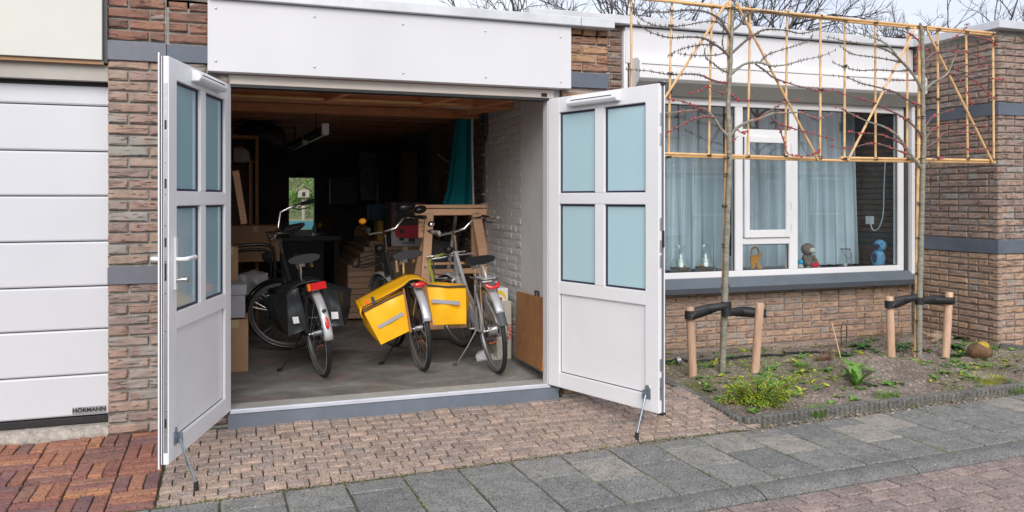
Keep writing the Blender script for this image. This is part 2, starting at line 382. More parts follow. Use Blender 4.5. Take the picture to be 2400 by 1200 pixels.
class Bricks:
    """collects bricks of one thing: the 300 nearest the camera are objects, the rest one part"""
    def __init__(s): s.l = []; s.var = {}
    def variants(s, m, L, rough):
        k = (m.name, L, rough)
        if k not in s.var: s.var[k] = [brick_mesh(L, m, rough) for _ in range(6)]; s.var[k] = [(b, b.mesh('brick', m)) for b in s.var[k]]
        return s.var[k]
    def wall(s, parent, o, ang, L, z0, z1, m, rough=.004, cut=None, phase=0, bond='wild', start=0, c=.0625, end_h=True):
        """o: lower corner, ang: heading of the wall run; outward side is to the right of the run"""
        row = int(round((z0 - .08) / c)); z = z0; ca, sa = math.cos(ang), math.sin(ang)
        while z + .045 <= z1 + .001:
            x = start; i = 0; rr = random.Random(int(z * 1000) + int(L * 100) + phase)
            while x < L - .02:
                if bond == 'alt': ln = .21 if (i + row) % 2 == 0 else .1
                else: ln = .1 if rr.random() < .3 else .21
                if i == 0 and bond == 'wild': ln = .21 if row % 2 else .1
                if x + ln > L: ln = L - x
                if L - (x + ln + .012) < .05 and ln != L - x: ln = L - x
                if not (cut and cut(x, x + ln, z)):
                    base = .21 if ln > .15 else .1
                    b, me = rr.choice(s.variants(m, base, rough))
                    j = rr.uniform(-.003, .003)
                    loc = (o[0] + ca * x + sa * j, o[1] + sa * x - ca * j, z + rr.uniform(-.001, .001))
                    s.l.append((parent, b, me, loc, (rr.uniform(-.02, .02), rr.uniform(-.006, .006), ang), (ln / base, 1, 1)))
                x += ln + .011; i += 1
            z += c; row += 1
    def flush(s, parent_rest, limit=300):
        cp = Vector((0, -5, 1.43)); s.l.sort(key=lambda t: (Vector(t[3]) - cp).length)
        for (p, b, me, loc, rot, sc) in s.l[:limit]: inst('brick', me, p, loc, rot, sc)
        rest = {}
        for (p, b, me, loc, rot, sc) in s.l[limit:]:
            M = Matrix.LocRotScale(Vector(loc), __import__('mathutils').Euler(rot), Vector(sc))
            rest.setdefault((p.name, me.materials[0].name), (p, me.materials[0], MB()))[2].add([M @ Vector(v) for v in b.v], b.f)
        for p, m, mb in rest.values(): mb.build('brickwork', m, p, kind='stuff')
# ================================================================== THE SETTING
def gz(x, y): return .075 * min(1, max(0, (y + 1.02)))
MB().box(-60, -60, -.30, 60, 60, -.13).build('ground', mat('asphalt', (.06, .06, .062), .95, var=.3, scale=3, bmp=.5), kind='structure')
# ---- driveway in front of the garage (concrete pavers), one sheet of joint sand below the stones
def joint_sheet(name, x0, x1, y0, y1, z0=None):
    mb = MB(); rows = []
    for i in range(9):
        y = y0 + (y1 - y0) * i / 8
        rows.append([(x0, y, gz(0, y) - .012 if z0 is None else z0), (x1, y, gz(0, y) - .012 if z0 is None else z0)])
    mb.grid(rows)
    return mb.build(name, joint, kind='structure')
def stone_meshes(lx, ly, m, name, n=6, ch=.005, dep=.05, jit=.002):
    out = []
    for _ in range(n):
        mb = MB(); a = lx / 2; b = ly / 2
        def rect(x, y, z, j): return [(sx * x + ru(-j, j), sy * y + ru(-j, j), z + ru(-.001, .001)) for sx, sy in ((-1, -1), (1, -1), (1, 1), (-1, 1))]
        rows = [rect(a, b, -dep, 0), rect(a, b, -ch, jit), rect(a - ch, b - ch, 0, jit)]
        for r in rows: r.append(r[0])
        vs = [p for r in rows for p in r[:4]]; fs = []
        for k in range(2):
            for i in range(4): fs.append((k * 4 + i, k * 4 + (i + 1) % 4, k * 4 + 4 + (i + 1) % 4, k * 4 + 4 + i))
        fs.append((8, 9, 10, 11)); mb.add(vs, fs); out.append((mb, mb.mesh(name, m)))
    return out
class Stones:
    def __init__(s, parent, name, rest): s.p = parent; s.name = name; s.rest = rest; s.l = []
    def put(s, vset, x, y, z, rz=0, tilt=.012, sc=(1, 1, 1)):
        b, me = random.choice(vset); s.l.append((b, me, (x, y, z + ru(-.0025, .0025)), (ru(-tilt, tilt), ru(-tilt, tilt), rz + ru(-.012, .012)), sc))
    def flush(s, limit=300, key=None):
        cp = Vector((.8, -5, 1.43)); s.l.sort(key=key or (lambda t: (Vector(t[2]) - cp).length)); rest = {}
        from mathutils import Euler
        for (b, me, loc, rot, sc) in s.l[:limit]: inst(s.name, me, s.p, loc, rot, sc)
        for (b, me, loc, rot, sc) in s.l[limit:]:
            M = Matrix.LocRotScale(Vector(loc), Euler(rot), Vector(sc))
            rest.setdefault(me.materials[0].name, (me.materials[0], MB()))[1].add([M @ Vector(v) for v in b.v], b.f)
        for m, mb in rest.values(): mb.build(s.rest, m, s.p, kind='stuff')
SA = R(2.46); SO = Vector((2.07, -1.67))                 # sidewalk frame: u along the kerb, v towards the houses
def sw(u, v): return (SO.x + u * math.cos(SA) - v * math.sin(SA), SO.y + u * math.sin(SA) + v * math.cos(SA))
def inv(x, y):
    dx, dy = x - SO.x, y - SO.y; return dx * math.cos(SA) + dy * math.sin(SA), -dx * math.sin(SA) + dy * math.cos(SA)
drive = joint_sheet('driveway', -.37, 3.04, -1.10, .02)
PV = stone_meshes(.1005, .0755, paver, 'paver', ch=.0035, jit=.0016); st = Stones(drive, 'paver', 'paver_rows')
y = -.075; row = 0
while y > -1.15:
    x = -.36 + (.0 if row % 2 else .054)
    if row < 2: x = -.33
    while x < 3.0:
        wy = y + .006 * math.sin(x * 3 + row * .15); first = x < -.28 and row >= 2 and not row % 2
        if first:
            hi = inv(x, wy + .039)[1]
            if hi > .80: st.put(PV, x - .029, wy, gz(x, wy) + .002, sc=(.42, 1, 1))
        lo, hi = inv(x + .05, wy - .040)[1], inv(x + .05, wy + .039)[1]; cut = max(0, .776 - lo)
        if hi > .797: st.put(PV, x + .05, wy + cut / 2, gz(x, wy) + .003 + .004 * math.sin(x * 7 + y * 9), sc=(1, (.079 - cut) / .079, 1))
        x += .1075
    y -= .0838; row += 1
st.flush()
# ---- red clinker driveway of the neighbour, basket weave
red = joint_sheet('neighbour_driveway', -2.4, -.371, -1.12, .06)
RV = stone_meshes(.202, .063, redpav, 'clinker', ch=.004, jit=.0015); st = Stones(red, 'clinker', 'clinker_rows')
for i in range(10):
    for j in range(7):
        cx, cy = -.475 - i * .208, -.06 - j * .208
        for k in (-1, 0, 1):
            if cy < -1.15: continue
            a = (cx, cy + k * .0685) if (i + j) % 2 == 0 else (cx + k * .0685, cy)
            hor = (i + j) % 2 == 0; hy = .0315 if hor else .101; lo, hi = inv(a[0], a[1] - hy)[1], inv(a[0], a[1] + hy)[1]; cut = max(0, .776 - lo)
            if hi > .80: st.put(RV, a[0], a[1] + cut / 2, gz(*a) + .002, 0 if hor else R(90), sc=(1, 1 - cut / (2 * hy), 1) if hor else (1 - cut / (2 * hy), 1, 1))
st.flush()
# ---- sidewalk slabs
def strip(name, u0, u1, v0, v1, z, m, thick=.1):
    mb = MB(); P = [sw(u0, v0), sw(u1, v0), sw(u1, v1), sw(u0, v1)]
    mb.prism([(p[0], p[1], z - thick) for p in P], (0, 0, thick)); return mb.build(name, m, kind='structure')
walk = strip('sidewalk', -5, 7, .0, .77, -.010, joint)
SV = stone_meshes(.286, .291, slabm, 'slab', ch=.005, jit=.002); SH = stone_meshes(.286, .141, slabm, 'slab', ch=.005, jit=.002)
SS = stone_meshes(.286, .291, slabs, 'slab', ch=.004, jit=.003)
st = Stones(walk, 'slab', 'slab_rows')
for i in range(-11, 21):
    u = i * .296 + .092; off = 0 if i % 2 else .15
    lst = [(.075, 0)] if off else []
    v = .15 if off else .0
    ys = []
    if off: ys = [('h', .075), ('f', .3), ('f', .6)]
    else: ys = [('f', .15), ('f', .45), ('h', .675)]
    for k, vv in ys:
        x, y = sw(u, vv + .005)
        vs_ = SH if k == 'h' else SV
        if vv >= .45 and -.4 < u < 3.4 and rnd() < .55 and k == 'f': vs_ = SS
        st.put(vs_, x, y, .0, SA, .006)
st.flush()
# sandy strip where pavement meets bed and driveway
# ---- kerb
kb = MB(); P = [sw(-5, -.13), sw(7, -.13), sw(7, -.01), sw(-5, -.01)]
kb.prism([(p[0], p[1], -.2) for p in P], (0, 0, .14)); kerb = kb.build('kerb', joint, kind='structure')
for i in range(-5, 7):
    u0 = i * 1.0 + .35; u1 = u0 + .992; mb = MB()
    rows = []
    for u in (u0, u0 + .012, u0 + .5, u1 - .012, u1):
        e = .008 if u in (u0, u1) else 0
        pr = [(.0, -.13), (.0, -.004 - e), (-.010, .001 - e), (-.085, -.003 - e), (-.112, -.010 - e), (-.130, -.030), (-.133, -.2)]
        rows.append([(*sw(u, v), z) for v, z in pr])
    mb.grid(rows); mb.f.append(tuple(range(6, -1, -1))); mb.f.append(tuple(range(28, 35)))
    mb.build('kerbstone', kerbm, kerb, smooth=True)
# ---- street
street = strip('street', -6, 9, -3.2, -.13, -.042, joint, .1)
TV = stone_meshes(.192, .092, streetm, 'street_brick', ch=.005, jit=.002); st = Stones(street, 'street_brick', 'street_brick_rows')
for r_ in range(14):
    v = -.185 - r_ * .102
    for i in range(-12, 26):
        u = i * .202 + (.1 if r_ % 2 else 0); x, y = sw(u, v)
        st.put(TV, x, y, -.030, SA, .01)
st.flush(key=lambda t: (Vector(t[2]) - Vector((2.6, -2.4, 0))).length)
# ---- garden bed soil
SX0, SX1 = 3.06, 7.6
def soil_z(x, y):
    h = .035 + .05 * mnoise.noise(Vector((x * 1.1, y * 1.3, 1.3))) + .022 * mnoise.noise(Vector((x * 6, y * 6, 4))) + .010 * mnoise.noise(Vector((x * 19, y * 19, 2))) + .006 * mnoise.noise(Vector((x * 45, y * 45, 2)))
    h += .09 * math.exp(-((x - 4.75) ** 2 / .22 + (y - .05) ** 2 / .10)) + .05 * math.exp(-((x - 6.0) ** 2 / .2 + (y - .9) ** 2 / .1))
    e = min(x - SX0, y - (-.74 + (x - 3) * .038)); h *= min(1, max(.1, e / .3)); h = max(h, .012)
    return h + .006
def soil_material():
    m, nt, b = nodes_of('soil'); v = coords(nt)
    n = N(nt, 'ShaderNodeTexNoise', Scale=2.2, Detail=9., Roughness=.72); nt.links.new(v, n.inputs['Vector'])
    r = ramp(nt, [(.3, (.12, .092, .075)), (.5, (.24, .192, .165)), (.68, (.34, .285, .25))]); nt.links.new(n.outputs[0], r.inputs[0])
    n1 = N(nt, 'ShaderNodeTexNoise', Scale=1.7, Detail=7., Roughness=.75); nt.links.new(coords(nt, (1, 1.3, 1)), n1.inputs['Vector'])
    r1 = ramp(nt, [(.53, (0,) * 3), (.64, (.7,) * 3)]); nt.links.new(n1.outputs[0], r1.inputs[0])
    out = mul(nt, r.outputs[0], (.105, .11, .03), fac=r1.outputs[0], mode='MIX')
    vo = N(nt, 'ShaderNodeTexVoronoi', Scale=75.); nt.links.new(v, vo.inputs['Vector'])
    sx = nt.nodes.new('ShaderNodeSeparateColor'); nt.links.new(vo.outputs['Color'], sx.inputs[0])
    r2 = ramp(nt, [(.0, (.6,) * 3), (.85, (1.15,) * 3), (.97, (1.9, 1.8, 1.7))]); nt.links.new(sx.outputs[0], r2.inputs[0])
    out = mul(nt, out, r2.outputs[0])
    nt.links.new(out, b.inputs['Base Color']); b.inputs['Roughness'].default_value = .97
    p = bump(nt, b, n.outputs[0], .9, .05); n3 = N(nt, 'ShaderNodeTexNoise', Scale=120., Detail=5.); nt.links.new(v, n3.inputs['Vector']); bump(nt, b, n3.outputs[0], .9, .012, p)
    return m
soilm = soil_material()
rows = []
for j in range(150):
    y = -.80 + 2.0 * j / 149
    rows.append([(SX0 - .01 + (SX1 - SX0) * i / 300, max(y, -.745 + ((SX0 + (SX1 - SX0) * i / 300) - 3) * .038), 0) for i in range(301)])
rows = [[(x, y, soil_z(x, y)) for x, y, _ in r] for r in rows]
soil = MB().grid(rows).build('garden_soil', soilm, smooth=True, kind='structure')
# pavers strip between bed and house wall
path = MB().box(3.0, -.6, -.05, 3.07, 1.45, .004).box(2.46, 1.1, -.05, 6.67, 1.45, .004).box(2.46, .02, -.05, 3.0, 1.1, .004)
path = path.build('garden_path', joint, kind='structure')
st = Stones(path, 'paver', 'paver_rows')
for r_ in range(4):
    x = 3.08 + (.05 if r_ % 2 else 0)
    while x < 6.6: st.put(PV, x, 1.415 - r_ * .082, .018, 0, .03); x += .107
for r_ in range(17):
    x = 2.5 + (.05 if r_ % 2 else 0)
    while x < 3.03: st.put(PV, x, 1.415 - r_ * .082, .02 + gz(0, 0) * (.3 if r_ > 6 else 0)); x += .107
st.flush()
# ---- scalloped concrete edging round the bed
def edging_piece(a, b, name, parent):
    a = Vector((*a, 0)); b = Vector((*b, 0)); d = (b - a); L = d.length; d.normalize(); nrm = Vector((d.y, -d.x, 0)); mb = MB(); n = max(2, int(round(L / .042)))
    outer = []; inner = []
    for i in range(n):
        for q in range(5):
            t = q / 4; s_ = (i + t) / n * L; off = .019 * math.sin(math.pi * t) ** .6
            outer.append(a + d * s_ + nrm * (.022 + off)); inner.append(a + d * s_ - nrm * .02)
    h = .062 + ru(-.006, .006)
    mb.grid([[p + Vector((0, 0, -.05)) for p in outer], [p + Vector((0, 0, h - .005)) for p in outer], [p - nrm * .006 + Vector((0, 0, h)) for p in outer], [p + Vector((0, 0, h)) for p in inner], [p + Vector((0, 0, -.05)) for p in inner]])
    m = len(outer); mb.f.append(tuple(k * m for k in range(5))); mb.f.append(tuple(k * m + m - 1 for k in range(4, -1, -1)))
    return mb.build(name, edgem, parent)
edge = thing('bed_edging', 'low scalloped grey concrete edging around the soil bed beside the sidewalk', 'edging')
for i in range(5): edging_piece((3.08 - .018 * i, .34 - .228 * i), (3.08 - .018 * (i + 1), .34 - .228 * (i + 1) + .006), 'edging_piece', edge)
for i in range(9): edging_piece((2.985 + i * .5, -.80 + i * .5 * .038), (2.985 + (i + 1) * .5 - .006, -.80 + (i + 1) * .5 * .038), 'edging_piece', edge)
edge2 = thing('path_edging', 'flat grey concrete edging starting at the corner of the right brick wing', 'edging')
MB().bar((6.68, .44, .04), (6.98, -.12, .03), .05, .10).build('edging_piece', edgem, edge2, bevel=.006)
# ================================================================== GARAGE
garage = thing('garage', 'open brick garage with wide white fascia board and two white glazed doors standing open', 'garage', (1, 0, 0))
garage.location = (0, 0, 0)
BR = Bricks()
wl_ = MB().box(-.397, .03, -.05, -.06, .33, 2.80).build('wall', mortar, garage)       # left pier core
wr_ = MB().box(2.111, .03, -.05, 2.44, .5, 2.60).build('wall', mortar2, garage)
BR.wall(wl_, (-.397, .012), 0, .34, .08, .94, br_left, bond='alt'); BR.wall(wl_, (-.397, .012), 0, .34, 1.05, 2.228, br_left, bond='alt')
BR.wall(wl_, (-.385, .012), 0, .21, 2.345, 2.80, br_leftup, rough=.003, bond='alt')
BR.wall(wr_, (2.11, .012), 0, .34, .08, .93, br_pier); BR.wall(wr_, (2.11, .012), 0, .34, 1.05, 2.20, br_pier); BR.wall(wr_, (2.148, .012), 0, .30, 2.315, 2.62, br_pier, rough=.006)
MB().box(-.396, .0, 2.228, -.06, .04, 2.328).build('band', slate, wl_, bevel=.002)
MB().box(-.396, .0, .94, -.06, .04, 1.036).build('band', slate, wl_, bevel=.002)
MB().box(2.146, .0, 2.197, 2.446, .04, 2.30).build('band', slate, wr_, bevel=.002)
MB().box(2.11, .0, .94, 2.446, .04, 1.036).build('band', slate, wr_, bevel=.002)
fas = MB().box(-.172, -.05, 2.178, 2.142, .03, 2.600).build('fascia_board', board, garage, bevel=.002)
sm = MB().lathe([(0, -.006), (.0045, -.005), (.0065, 0)], 8, M=Matrix.Rotation(R(90), 4, 'X').inverted()).mesh('screw', whitep)
sm = MB().lathe([(.008, 0), (.006, .004), (0, .006)], 8, M=Matrix.Rotation(R(90), 4, 'X')).mesh('screw', alu)
for px, py in ((506, 19), (737, 39), (944, 57), (1137, 73), (1314, 87), (506, 143), (737, 157), (945, 171), (1138, 181), (1314, 192)):
    p = at(px, py, y=-.05); inst('screw', sm, fas, p)
MB().box(-.170, -.085, 2.603, 2.20, .35, 2.665).build('roof_trim', trimm, garage, bevel=.004)
MB().box(2.204, -.085, 2.603, 2.455, .35, 2.665).build('roof_trim', trimm, garage, bevel=.004)
MB().box(-.4, .03, 2.55, 2.45, 7.5, 2.60).build('roof', dgrey, garage)
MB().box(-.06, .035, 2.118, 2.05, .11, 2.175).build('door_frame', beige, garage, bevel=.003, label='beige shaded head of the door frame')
MB().box(-.06, .026, 2.10, 2.05, .12, 2.117).build('frame_gasket', black, garage)
MB().box(-.09, .032, .10, -.045, .12, 2.12).build('door_frame', white, garage, bevel=.003); MB().box(2.0, .032, .10, 2.05, .12, 2.12).build('door_frame', white, garage, bevel=.003)
MB().box(1.955, .034, 2.125, 1.998, .05, 2.15).build('vent_slot', black, garage)
# threshold
MB().prism([(-.06, -.062, gz(0, -.06) - .02), (-.06, -.035, .145), (-.06, .03, .147), (-.06, .03, .0)], (2.11, 0, 0)).build('threshold_plinth', slate, garage)
MB().box(-.05, -.022, .147, 2.0, .006, .156).box(-.05, .010, .147, 2.0, .024, .166).build('threshold_strip', mat('pale_alu', (.66, .68, .74), .35, metal=.3), garage, bevel=.001)
# floor
def floor_mat():
    m, nt, b = nodes_of('garage_floor'); v = coords(nt, shift=False)
    n = N(nt, 'ShaderNodeTexNoise', Scale=1.6, Detail=9., Roughness=.7, Distortion=.8); nt.links.new(v, n.inputs['Vector'])
    r = ramp(nt, [(.34, (.105, .105, .10)), (.5, (.20, .195, .185)), (.66, (.36, .35, .33))]); nt.links.new(n.outputs[0], r.inputs[0])
    n1 = N(nt, 'ShaderNodeTexNoise', Scale=2.4, Detail=6., Roughness=.7, Distortion=.6); nt.links.new(coords(nt, (1, 1.6, 1), False), n1.inputs['Vector'])
    r1 = ramp(nt, [(.53, (0,) * 3), (.63, (.75,) * 3)]); nt.links.new(n1.outputs[0], r1.inputs[0])
    out = mul(nt, r.outputs[0], (.25, .165, .145), fac=r1.outputs[0], mode='MIX')
    n2 = N(nt, 'ShaderNodeTexNoise', Scale=5., Detail=3., Distortion=2.); nt.links.new(coords(nt, (2, 24, 1), False, (0, 0, .3)), n2.inputs['Vector'])
    r2 = ramp(nt, [(.3, (.72,) * 3), (.5, (1,) * 3), (.74, (1.3,) * 3)]); nt.links.new(n2.outputs[0], r2.inputs[0]); out = mul(nt, out, r2.outputs[0], f=.6)
    n3 = N(nt, 'ShaderNodeTexNoise', Scale=60., Detail=4.); nt.links.new(v, n3.inputs['Vector'])
    nt.links.new(out, b.inputs['Base Color']); b.inputs['Roughness'].default_value = .62; bump(nt, b, n3.outputs[0], .25)
    return m
MB().box(-.9, .115, .0, 2.12, 7.0, .15).build('garage_floor', floor_mat(), kind='structure')
MB().box(-.06, .03, .0, 2.05, .21, .1525).build('floor_edge', mat('pale_concrete', (.40, .39, .36), .8, var=.2, scale=7, bmp=.4), garage)
# inside walls
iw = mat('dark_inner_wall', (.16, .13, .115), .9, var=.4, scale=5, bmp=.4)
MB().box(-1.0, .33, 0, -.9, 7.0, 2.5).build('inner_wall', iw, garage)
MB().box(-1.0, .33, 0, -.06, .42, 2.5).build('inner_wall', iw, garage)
MB().box(2.100, .125, .1, 2.110, .85, 2.25).box(2.055, .06, .1, 2.1, .124, 2.2).build('inner_wall', plaster, garage, label='smooth grey plastered side wall just inside the opening')
MB().box(2.122, .12, 2.10, 2.3, .85, 2.5).build('inner_wall', plaster, garage)
pw = MB().box(2.1032, .85, .1, 2.45, 1.84, 2.5).build('inner_wall', br_paint, garage, label='grey painted brick side wall')
BR2 = Bricks(); BR2.wall(pw, (2.100, 1.84), R(-90), .985, .16, 2.16, br_paint, rough=.0015, phase=3)
dw = MB().box(2.132, 1.84, .1, 2.45, 7.0, 2.5).build('inner_wall', mortar, garage)
BR2.wall(dw, (2.12, 3.6), R(-90), 1.755, .16, 2.2, br_dark, phase=5, rough=.004)
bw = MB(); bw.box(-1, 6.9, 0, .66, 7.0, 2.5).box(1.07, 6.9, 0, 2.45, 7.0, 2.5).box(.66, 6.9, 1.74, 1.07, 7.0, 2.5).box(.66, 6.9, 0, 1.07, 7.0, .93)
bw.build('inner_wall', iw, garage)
MB().box(.655, 6.86, .9, .69, 6.99, 1.76).box(1.045, 6.86, .9, 1.08, 6.99, 1.76).box(.69, 6.86, 1.73, 1.045, 6.99, 1.76).build('window_frame', dgrey, garage, label='frame of the small back window')
# ceiling: planks, front beams
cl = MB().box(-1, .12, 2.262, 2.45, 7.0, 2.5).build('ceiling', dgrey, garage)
pm = []
y = .14; k = 0
while y < 6.9:
    x0 = -1.0
    while x0 < 2.12:
        L = min(ru(.7, 2.2), 2.12 - x0); z = 2.24 + ru(-.004, .004)
        MB().box(x0 + .003, y + .004, z, x0 + L - .003, y + .116, z + .02).build('plank', plankw, cl, bevel=.003); x0 += L
    y += .12; k += 1
MB().box(-.9, .30, 2.135, 2.0, .38, 2.24).build('beam', beamw, garage, bevel=.003)
MB().box(-.9, 1.02, 2.155, 2.10, 1.10, 2.24).build('beam', beamw, garage, bevel=.003)
for xa, xb in ((.62, .74), (1.36, 1.52), (1.78, 1.96)):
    MB().bar((xb, .38, 2.185), (xa, 1.02, 2.185), .05, .07).build('cross_beam', beamw, garage, bevel=.003)
MB().cyl((-.9, .995, 2.17), (1.62, .995, 2.17), .010, 8).build('conduit', mat('yellow_conduit', (.62, .44, .16), .5), garage)
MB().box(1.56, 1.50, 2.215, 1.98, 1.70, 2.238).build('roof_panel', white, garage, label='white perforated strip between the front beams'); MB().box(1.22, 1.50, 2.215, 1.44, 1.58, 2.238).build('roof_panel', white, garage); MB().bar((1.42, 1.66, 2.205), (1.62, 1.10, 2.195), .05, .06).build('cross_beam', beamw, garage, bevel=.003); MB().bar((1.86, 1.95, 2.205), (2.09, 1.2, 2.195), .05, .06).build('cross_beam', beamw, garage, bevel=.003); MB().box(-.9, 1.98, 2.165, 2.10, 2.05, 2.238).build('beam', beamw, garage, bevel=.003)
BR.flush(garage); BR2.flush(garage, 230)
# ---- door leaves
def leaf(label, hinge, end, side, angle_closed):
    """u runs hinge -> free edge, the seen face looks to `side` (+1: +normal)"""
    d = Vector((end[0] - hinge[0], end[1] - hinge[1], 0)).normalized(); L = .957; T = .048
    n = Vector((-d.y, d.x, 0)) * side                     # towards the seen (inner) face
    h = Vector((hinge[0], hinge[1], 0)); Z0, Z1 = .162, 2.108
    M = Matrix(((d.x, n.x, 0, h.x), (d.y, n.y, 0, h.y), (0, 0, 1, 0), (0, 0, 0, 1)))
    def B(): return MB()
    f = B()
    us = [(0, .105), (.433, .518), (.852, L)]
    f.box(0, -T, Z0, .105, 0, Z1).box(.852, -T, Z0, L, 0, Z1)
    f.box(.105, -T, 2.005, .852, 0, Z1).box(.105, -T, 1.393, .852, 0, 1.466).box(.105, -T, .79, .852, 0, .875).box(.105, -T, Z0, .852, 0, .262)
    f.box(.433, -T, .875, .518, 0, 1.393).box(.433, -T, 1.466, .518, 0, 2.005)
    door = f.xf(M).build('door', white, garage, bevel=.0035, seg=2, label=label)
    for (u0, u1) in ((.105, .433), (.518, .852)):
        for (z0, z1) in ((.875, 1.393), (1.466, 2.005)):
            fr = MB(); w = .012                            # dark glazing gasket, then glass set back
            fr.box(u0, -.022, z0, u0 + w, -.014, z1).box(u1 - w, -.022, z0, u1, -.014, z1).box(u0 + w, -.022, z0, u1 - w, -.014, z0 + w).box(u0 + w, -.022, z1 - w, u1 - w, -.014, z1)
            fr.xf(M).build('gasket', purple, door)
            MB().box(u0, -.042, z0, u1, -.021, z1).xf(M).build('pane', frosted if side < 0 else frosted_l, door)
    MB().box(.105, -.040, .262, .852, -.016, .79).xf(M).build('panel', white, door, bevel=.002)
    fr = MB(); w = .006
    fr.box(.105, -.020, .262, .105 + w, -.0155, .79).box(.852 - w, -.020, .262, .852, -.0155, .79).box(.105, -.020, .262, .852, -.0155, .262 + w); fr.xf(M).build('gasket', purple, door)
    # beads: small inner step round the openings
    # door closer bar / vent
    v = MB(); u0, u1 = (.22, .66)
    pr = [(0, 2.032), (.040, 2.032), (.052, 2.052), (.040, 2.082), (0, 2.092)]
    v.prism([(u0, y_, z_) for y_, z_ in pr], (u1 - u0, 0, 0)); v.xf(M).build('closer', whitep, door, bevel=.004, label='white box near the top edge')
    MB().box(u0 + .04, .0415, 2.066, u1 - .04, .0485, 2.071).xf(M).build('closer_slot', dgrey, door)
    # edge seals + lock strip on the free edge
    e = MB()
    e.box(L, -.048, Z0 - .02, L + .008, -.040, Z1 + .015).xf(M).build('edge_lip', white, door, bevel=.002)
    MB().box(L, -.0395, Z0, L + .003, -.036, Z1).box(L, -.029, Z0, L + .004, -.0255, Z1).xf(M).build('seal', purple, door)
    # stay (fold-down foot)
    st_ = MB(); ub = .875
    st_.prism([(ub - .022, .001, .235), (ub + .022, .001, .235), (ub + .022, .001, .30), (ub + .012, .001, .318), (ub - .012, .001, .318), (ub - .022, .001, .30)], (0, .004, 0))
    st_.box(ub - .022, .005, .235, ub - .018, .03, .29); st_.xf(M).build('stay_bracket', zinc, door, bevel=.001)
    foot_l = Vector((ub, .10, .035)); top_l = Vector((ub, .022, .262))
    fw = M @ foot_l; fw.z = gz(fw.x, fw.y) + .03
    MB().cyl(M @ top_l, fw, .0065, 10).build('stay', zinc, door, smooth=True)
    MB().cyl(fw + Vector((0, 0, .012)), fw + Vector((0, 0, -.028)), .011, 10, .013).build('stay_foot', black, door, smooth=True)
    return door, M
dl, ML = leaf('left door leaf with lever handle and long steel lock strip', (-.045, -.002), (-.328, -.966), 1, 0)
dr, MR = leaf('right door leaf without handle', (1.995, -.002), (2.348, -.932), -1, 0)
for M, d_, z0, z1 in ((ML, dl, .22, 1.98),):
    MB().box(.957, -.022, z0, .9595, -.005, z1).xf(M).build('lock_strip', alu, d_)
    k = MB()
    for z in (.3, .36, .42, .55, .8, .98, 1.05, 1.13, 1.3, 1.45, 1.52, 1.6, 1.75, 1.84, 1.9, 1.94): k.cyl((.9595, -.0135, z), (.961, -.0135, z), .004, 8)
    k.xf(M).build('lock_screws', chrome, d_)
    k = MB()
    for z in (.36, 1.06, 1.10, 1.22, 1.5, 1.78): k.box(.9595, -.018, z - .022, .961, -.009, z + .022)
    k.xf(M).build('lock_slots', black, d_)
k = MB()
for z in (.28, .34, .45, 1.06, 1.15, 1.28, 1.78, 1.9): k.box(.957, -.022, z - .04, .961, -.006, z + .035)
k.xf(MR).build('lock_plates', alu, dr, bevel=.002)
MB().box(.957, -.046, 1.14, .965, -.026, 1.24).xf(MR).build('hinge_catch', black, dr, bevel=.002)
MB().box(.935, -.051, 2.10, .968, -.015, 2.118).xf(MR).build('corner_cap', black, dr); MB().box(.935, -.051, .150, .968, -.015, .165).xf(MR).build('corner_cap', black, dr)
# handle on the left leaf, both sides
MB().box(.868, .0, .985, .898, .011, 1.245).xf(ML).build('handle_plate', whitep, dl, bevel=.004, seg=2)
MB().tube([(.884, .008, 1.135), (.884, .045, 1.135), (.875, .055, 1.135), (.80, .057, 1.138), (.755, .055, 1.136)], [.010, .010, .012, .010, .011], 10).xf(ML).build('handle', whitep, dl, smooth=True)
MB().lathe([(0, 0), (.008, 0), (.008, .018), (.016, .022), (.017, .052), (.013, .056), (0, .056)], 14, (.884, .010, 1.035), Matrix.Rotation(R(-90), 4, 'X')).xf(ML).build('lock_cylinder', steel, dl, smooth=True)
MB().box(.868, -.059, .985, .898, -.048, 1.245).xf(ML).build('handle_plate', whitep, dl, bevel=.004, seg=2)
MB().tube([(.884, -.056, 1.135), (.884, -.098, 1.135), (.875, -.108, 1.135), (.80, -.11, 1.138)], [.010, .010, .012, .010], 10).xf(ML).build('handle', whitep, dl, smooth=True)
# ================================================================== NEIGHBOUR GARAGE
ng = thing('neighbour_garage', 'closed white sectional garage at the left edge with cream fascia above it', 'garage')
BR = Bricks()
nw = MB().box(-.705, .03, -.05, -.3985, .33, 2.66).build('wall', mortar, ng)
BR.wall(nw, (-.705, .012), 0, .306, .08, .94, br_left, bond='alt'); BR.wall(nw, (-.705, .012), 0, .306, 1.05, 2.228, br_left, bond='alt')
BR.wall(nw, (-.705, .012), 0, .296, 2.345, 2.75, br_leftup, rough=.003, bond='alt')
MB().box(-.706, -.003, 2.222, -.3985, .04, 2.332).build('band', mat('blue_grey_worn', (.15, .155, .19), .6, var=.2, scale=4, bmp=.1), nw, bevel=.002)
MB().box(-.706, -.003, .938, -.3985, .04, 1.036).build('band', MATS['blue_grey_worn'], nw, bevel=.002)
BR.flush(ng)
MB().box(-2.4, -.03, 2.212, -.730, .03, 2.9).build('fascia_board', cream, ng, bevel=.002)
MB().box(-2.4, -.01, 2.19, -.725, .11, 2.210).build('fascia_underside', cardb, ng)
MB().box(-2.4, .03, 2.10, -.7055, .1, 2.19).build('door_frame', mat('shaded_beige_frame', (.42, .39, .36), .6, var=.1), ng); MB().box(-.729, .0, 2.2, -.706, .03, 2.9).build('corner_strip', dgrey, ng)  # header's beige darkened: the shade under the fascia is put into its colour
sd_ = MB().box(-2.4, .125, .17, -.7055, .16, 2.13).build('sectional_door', dgrey, ng)
z = .163; pts = []
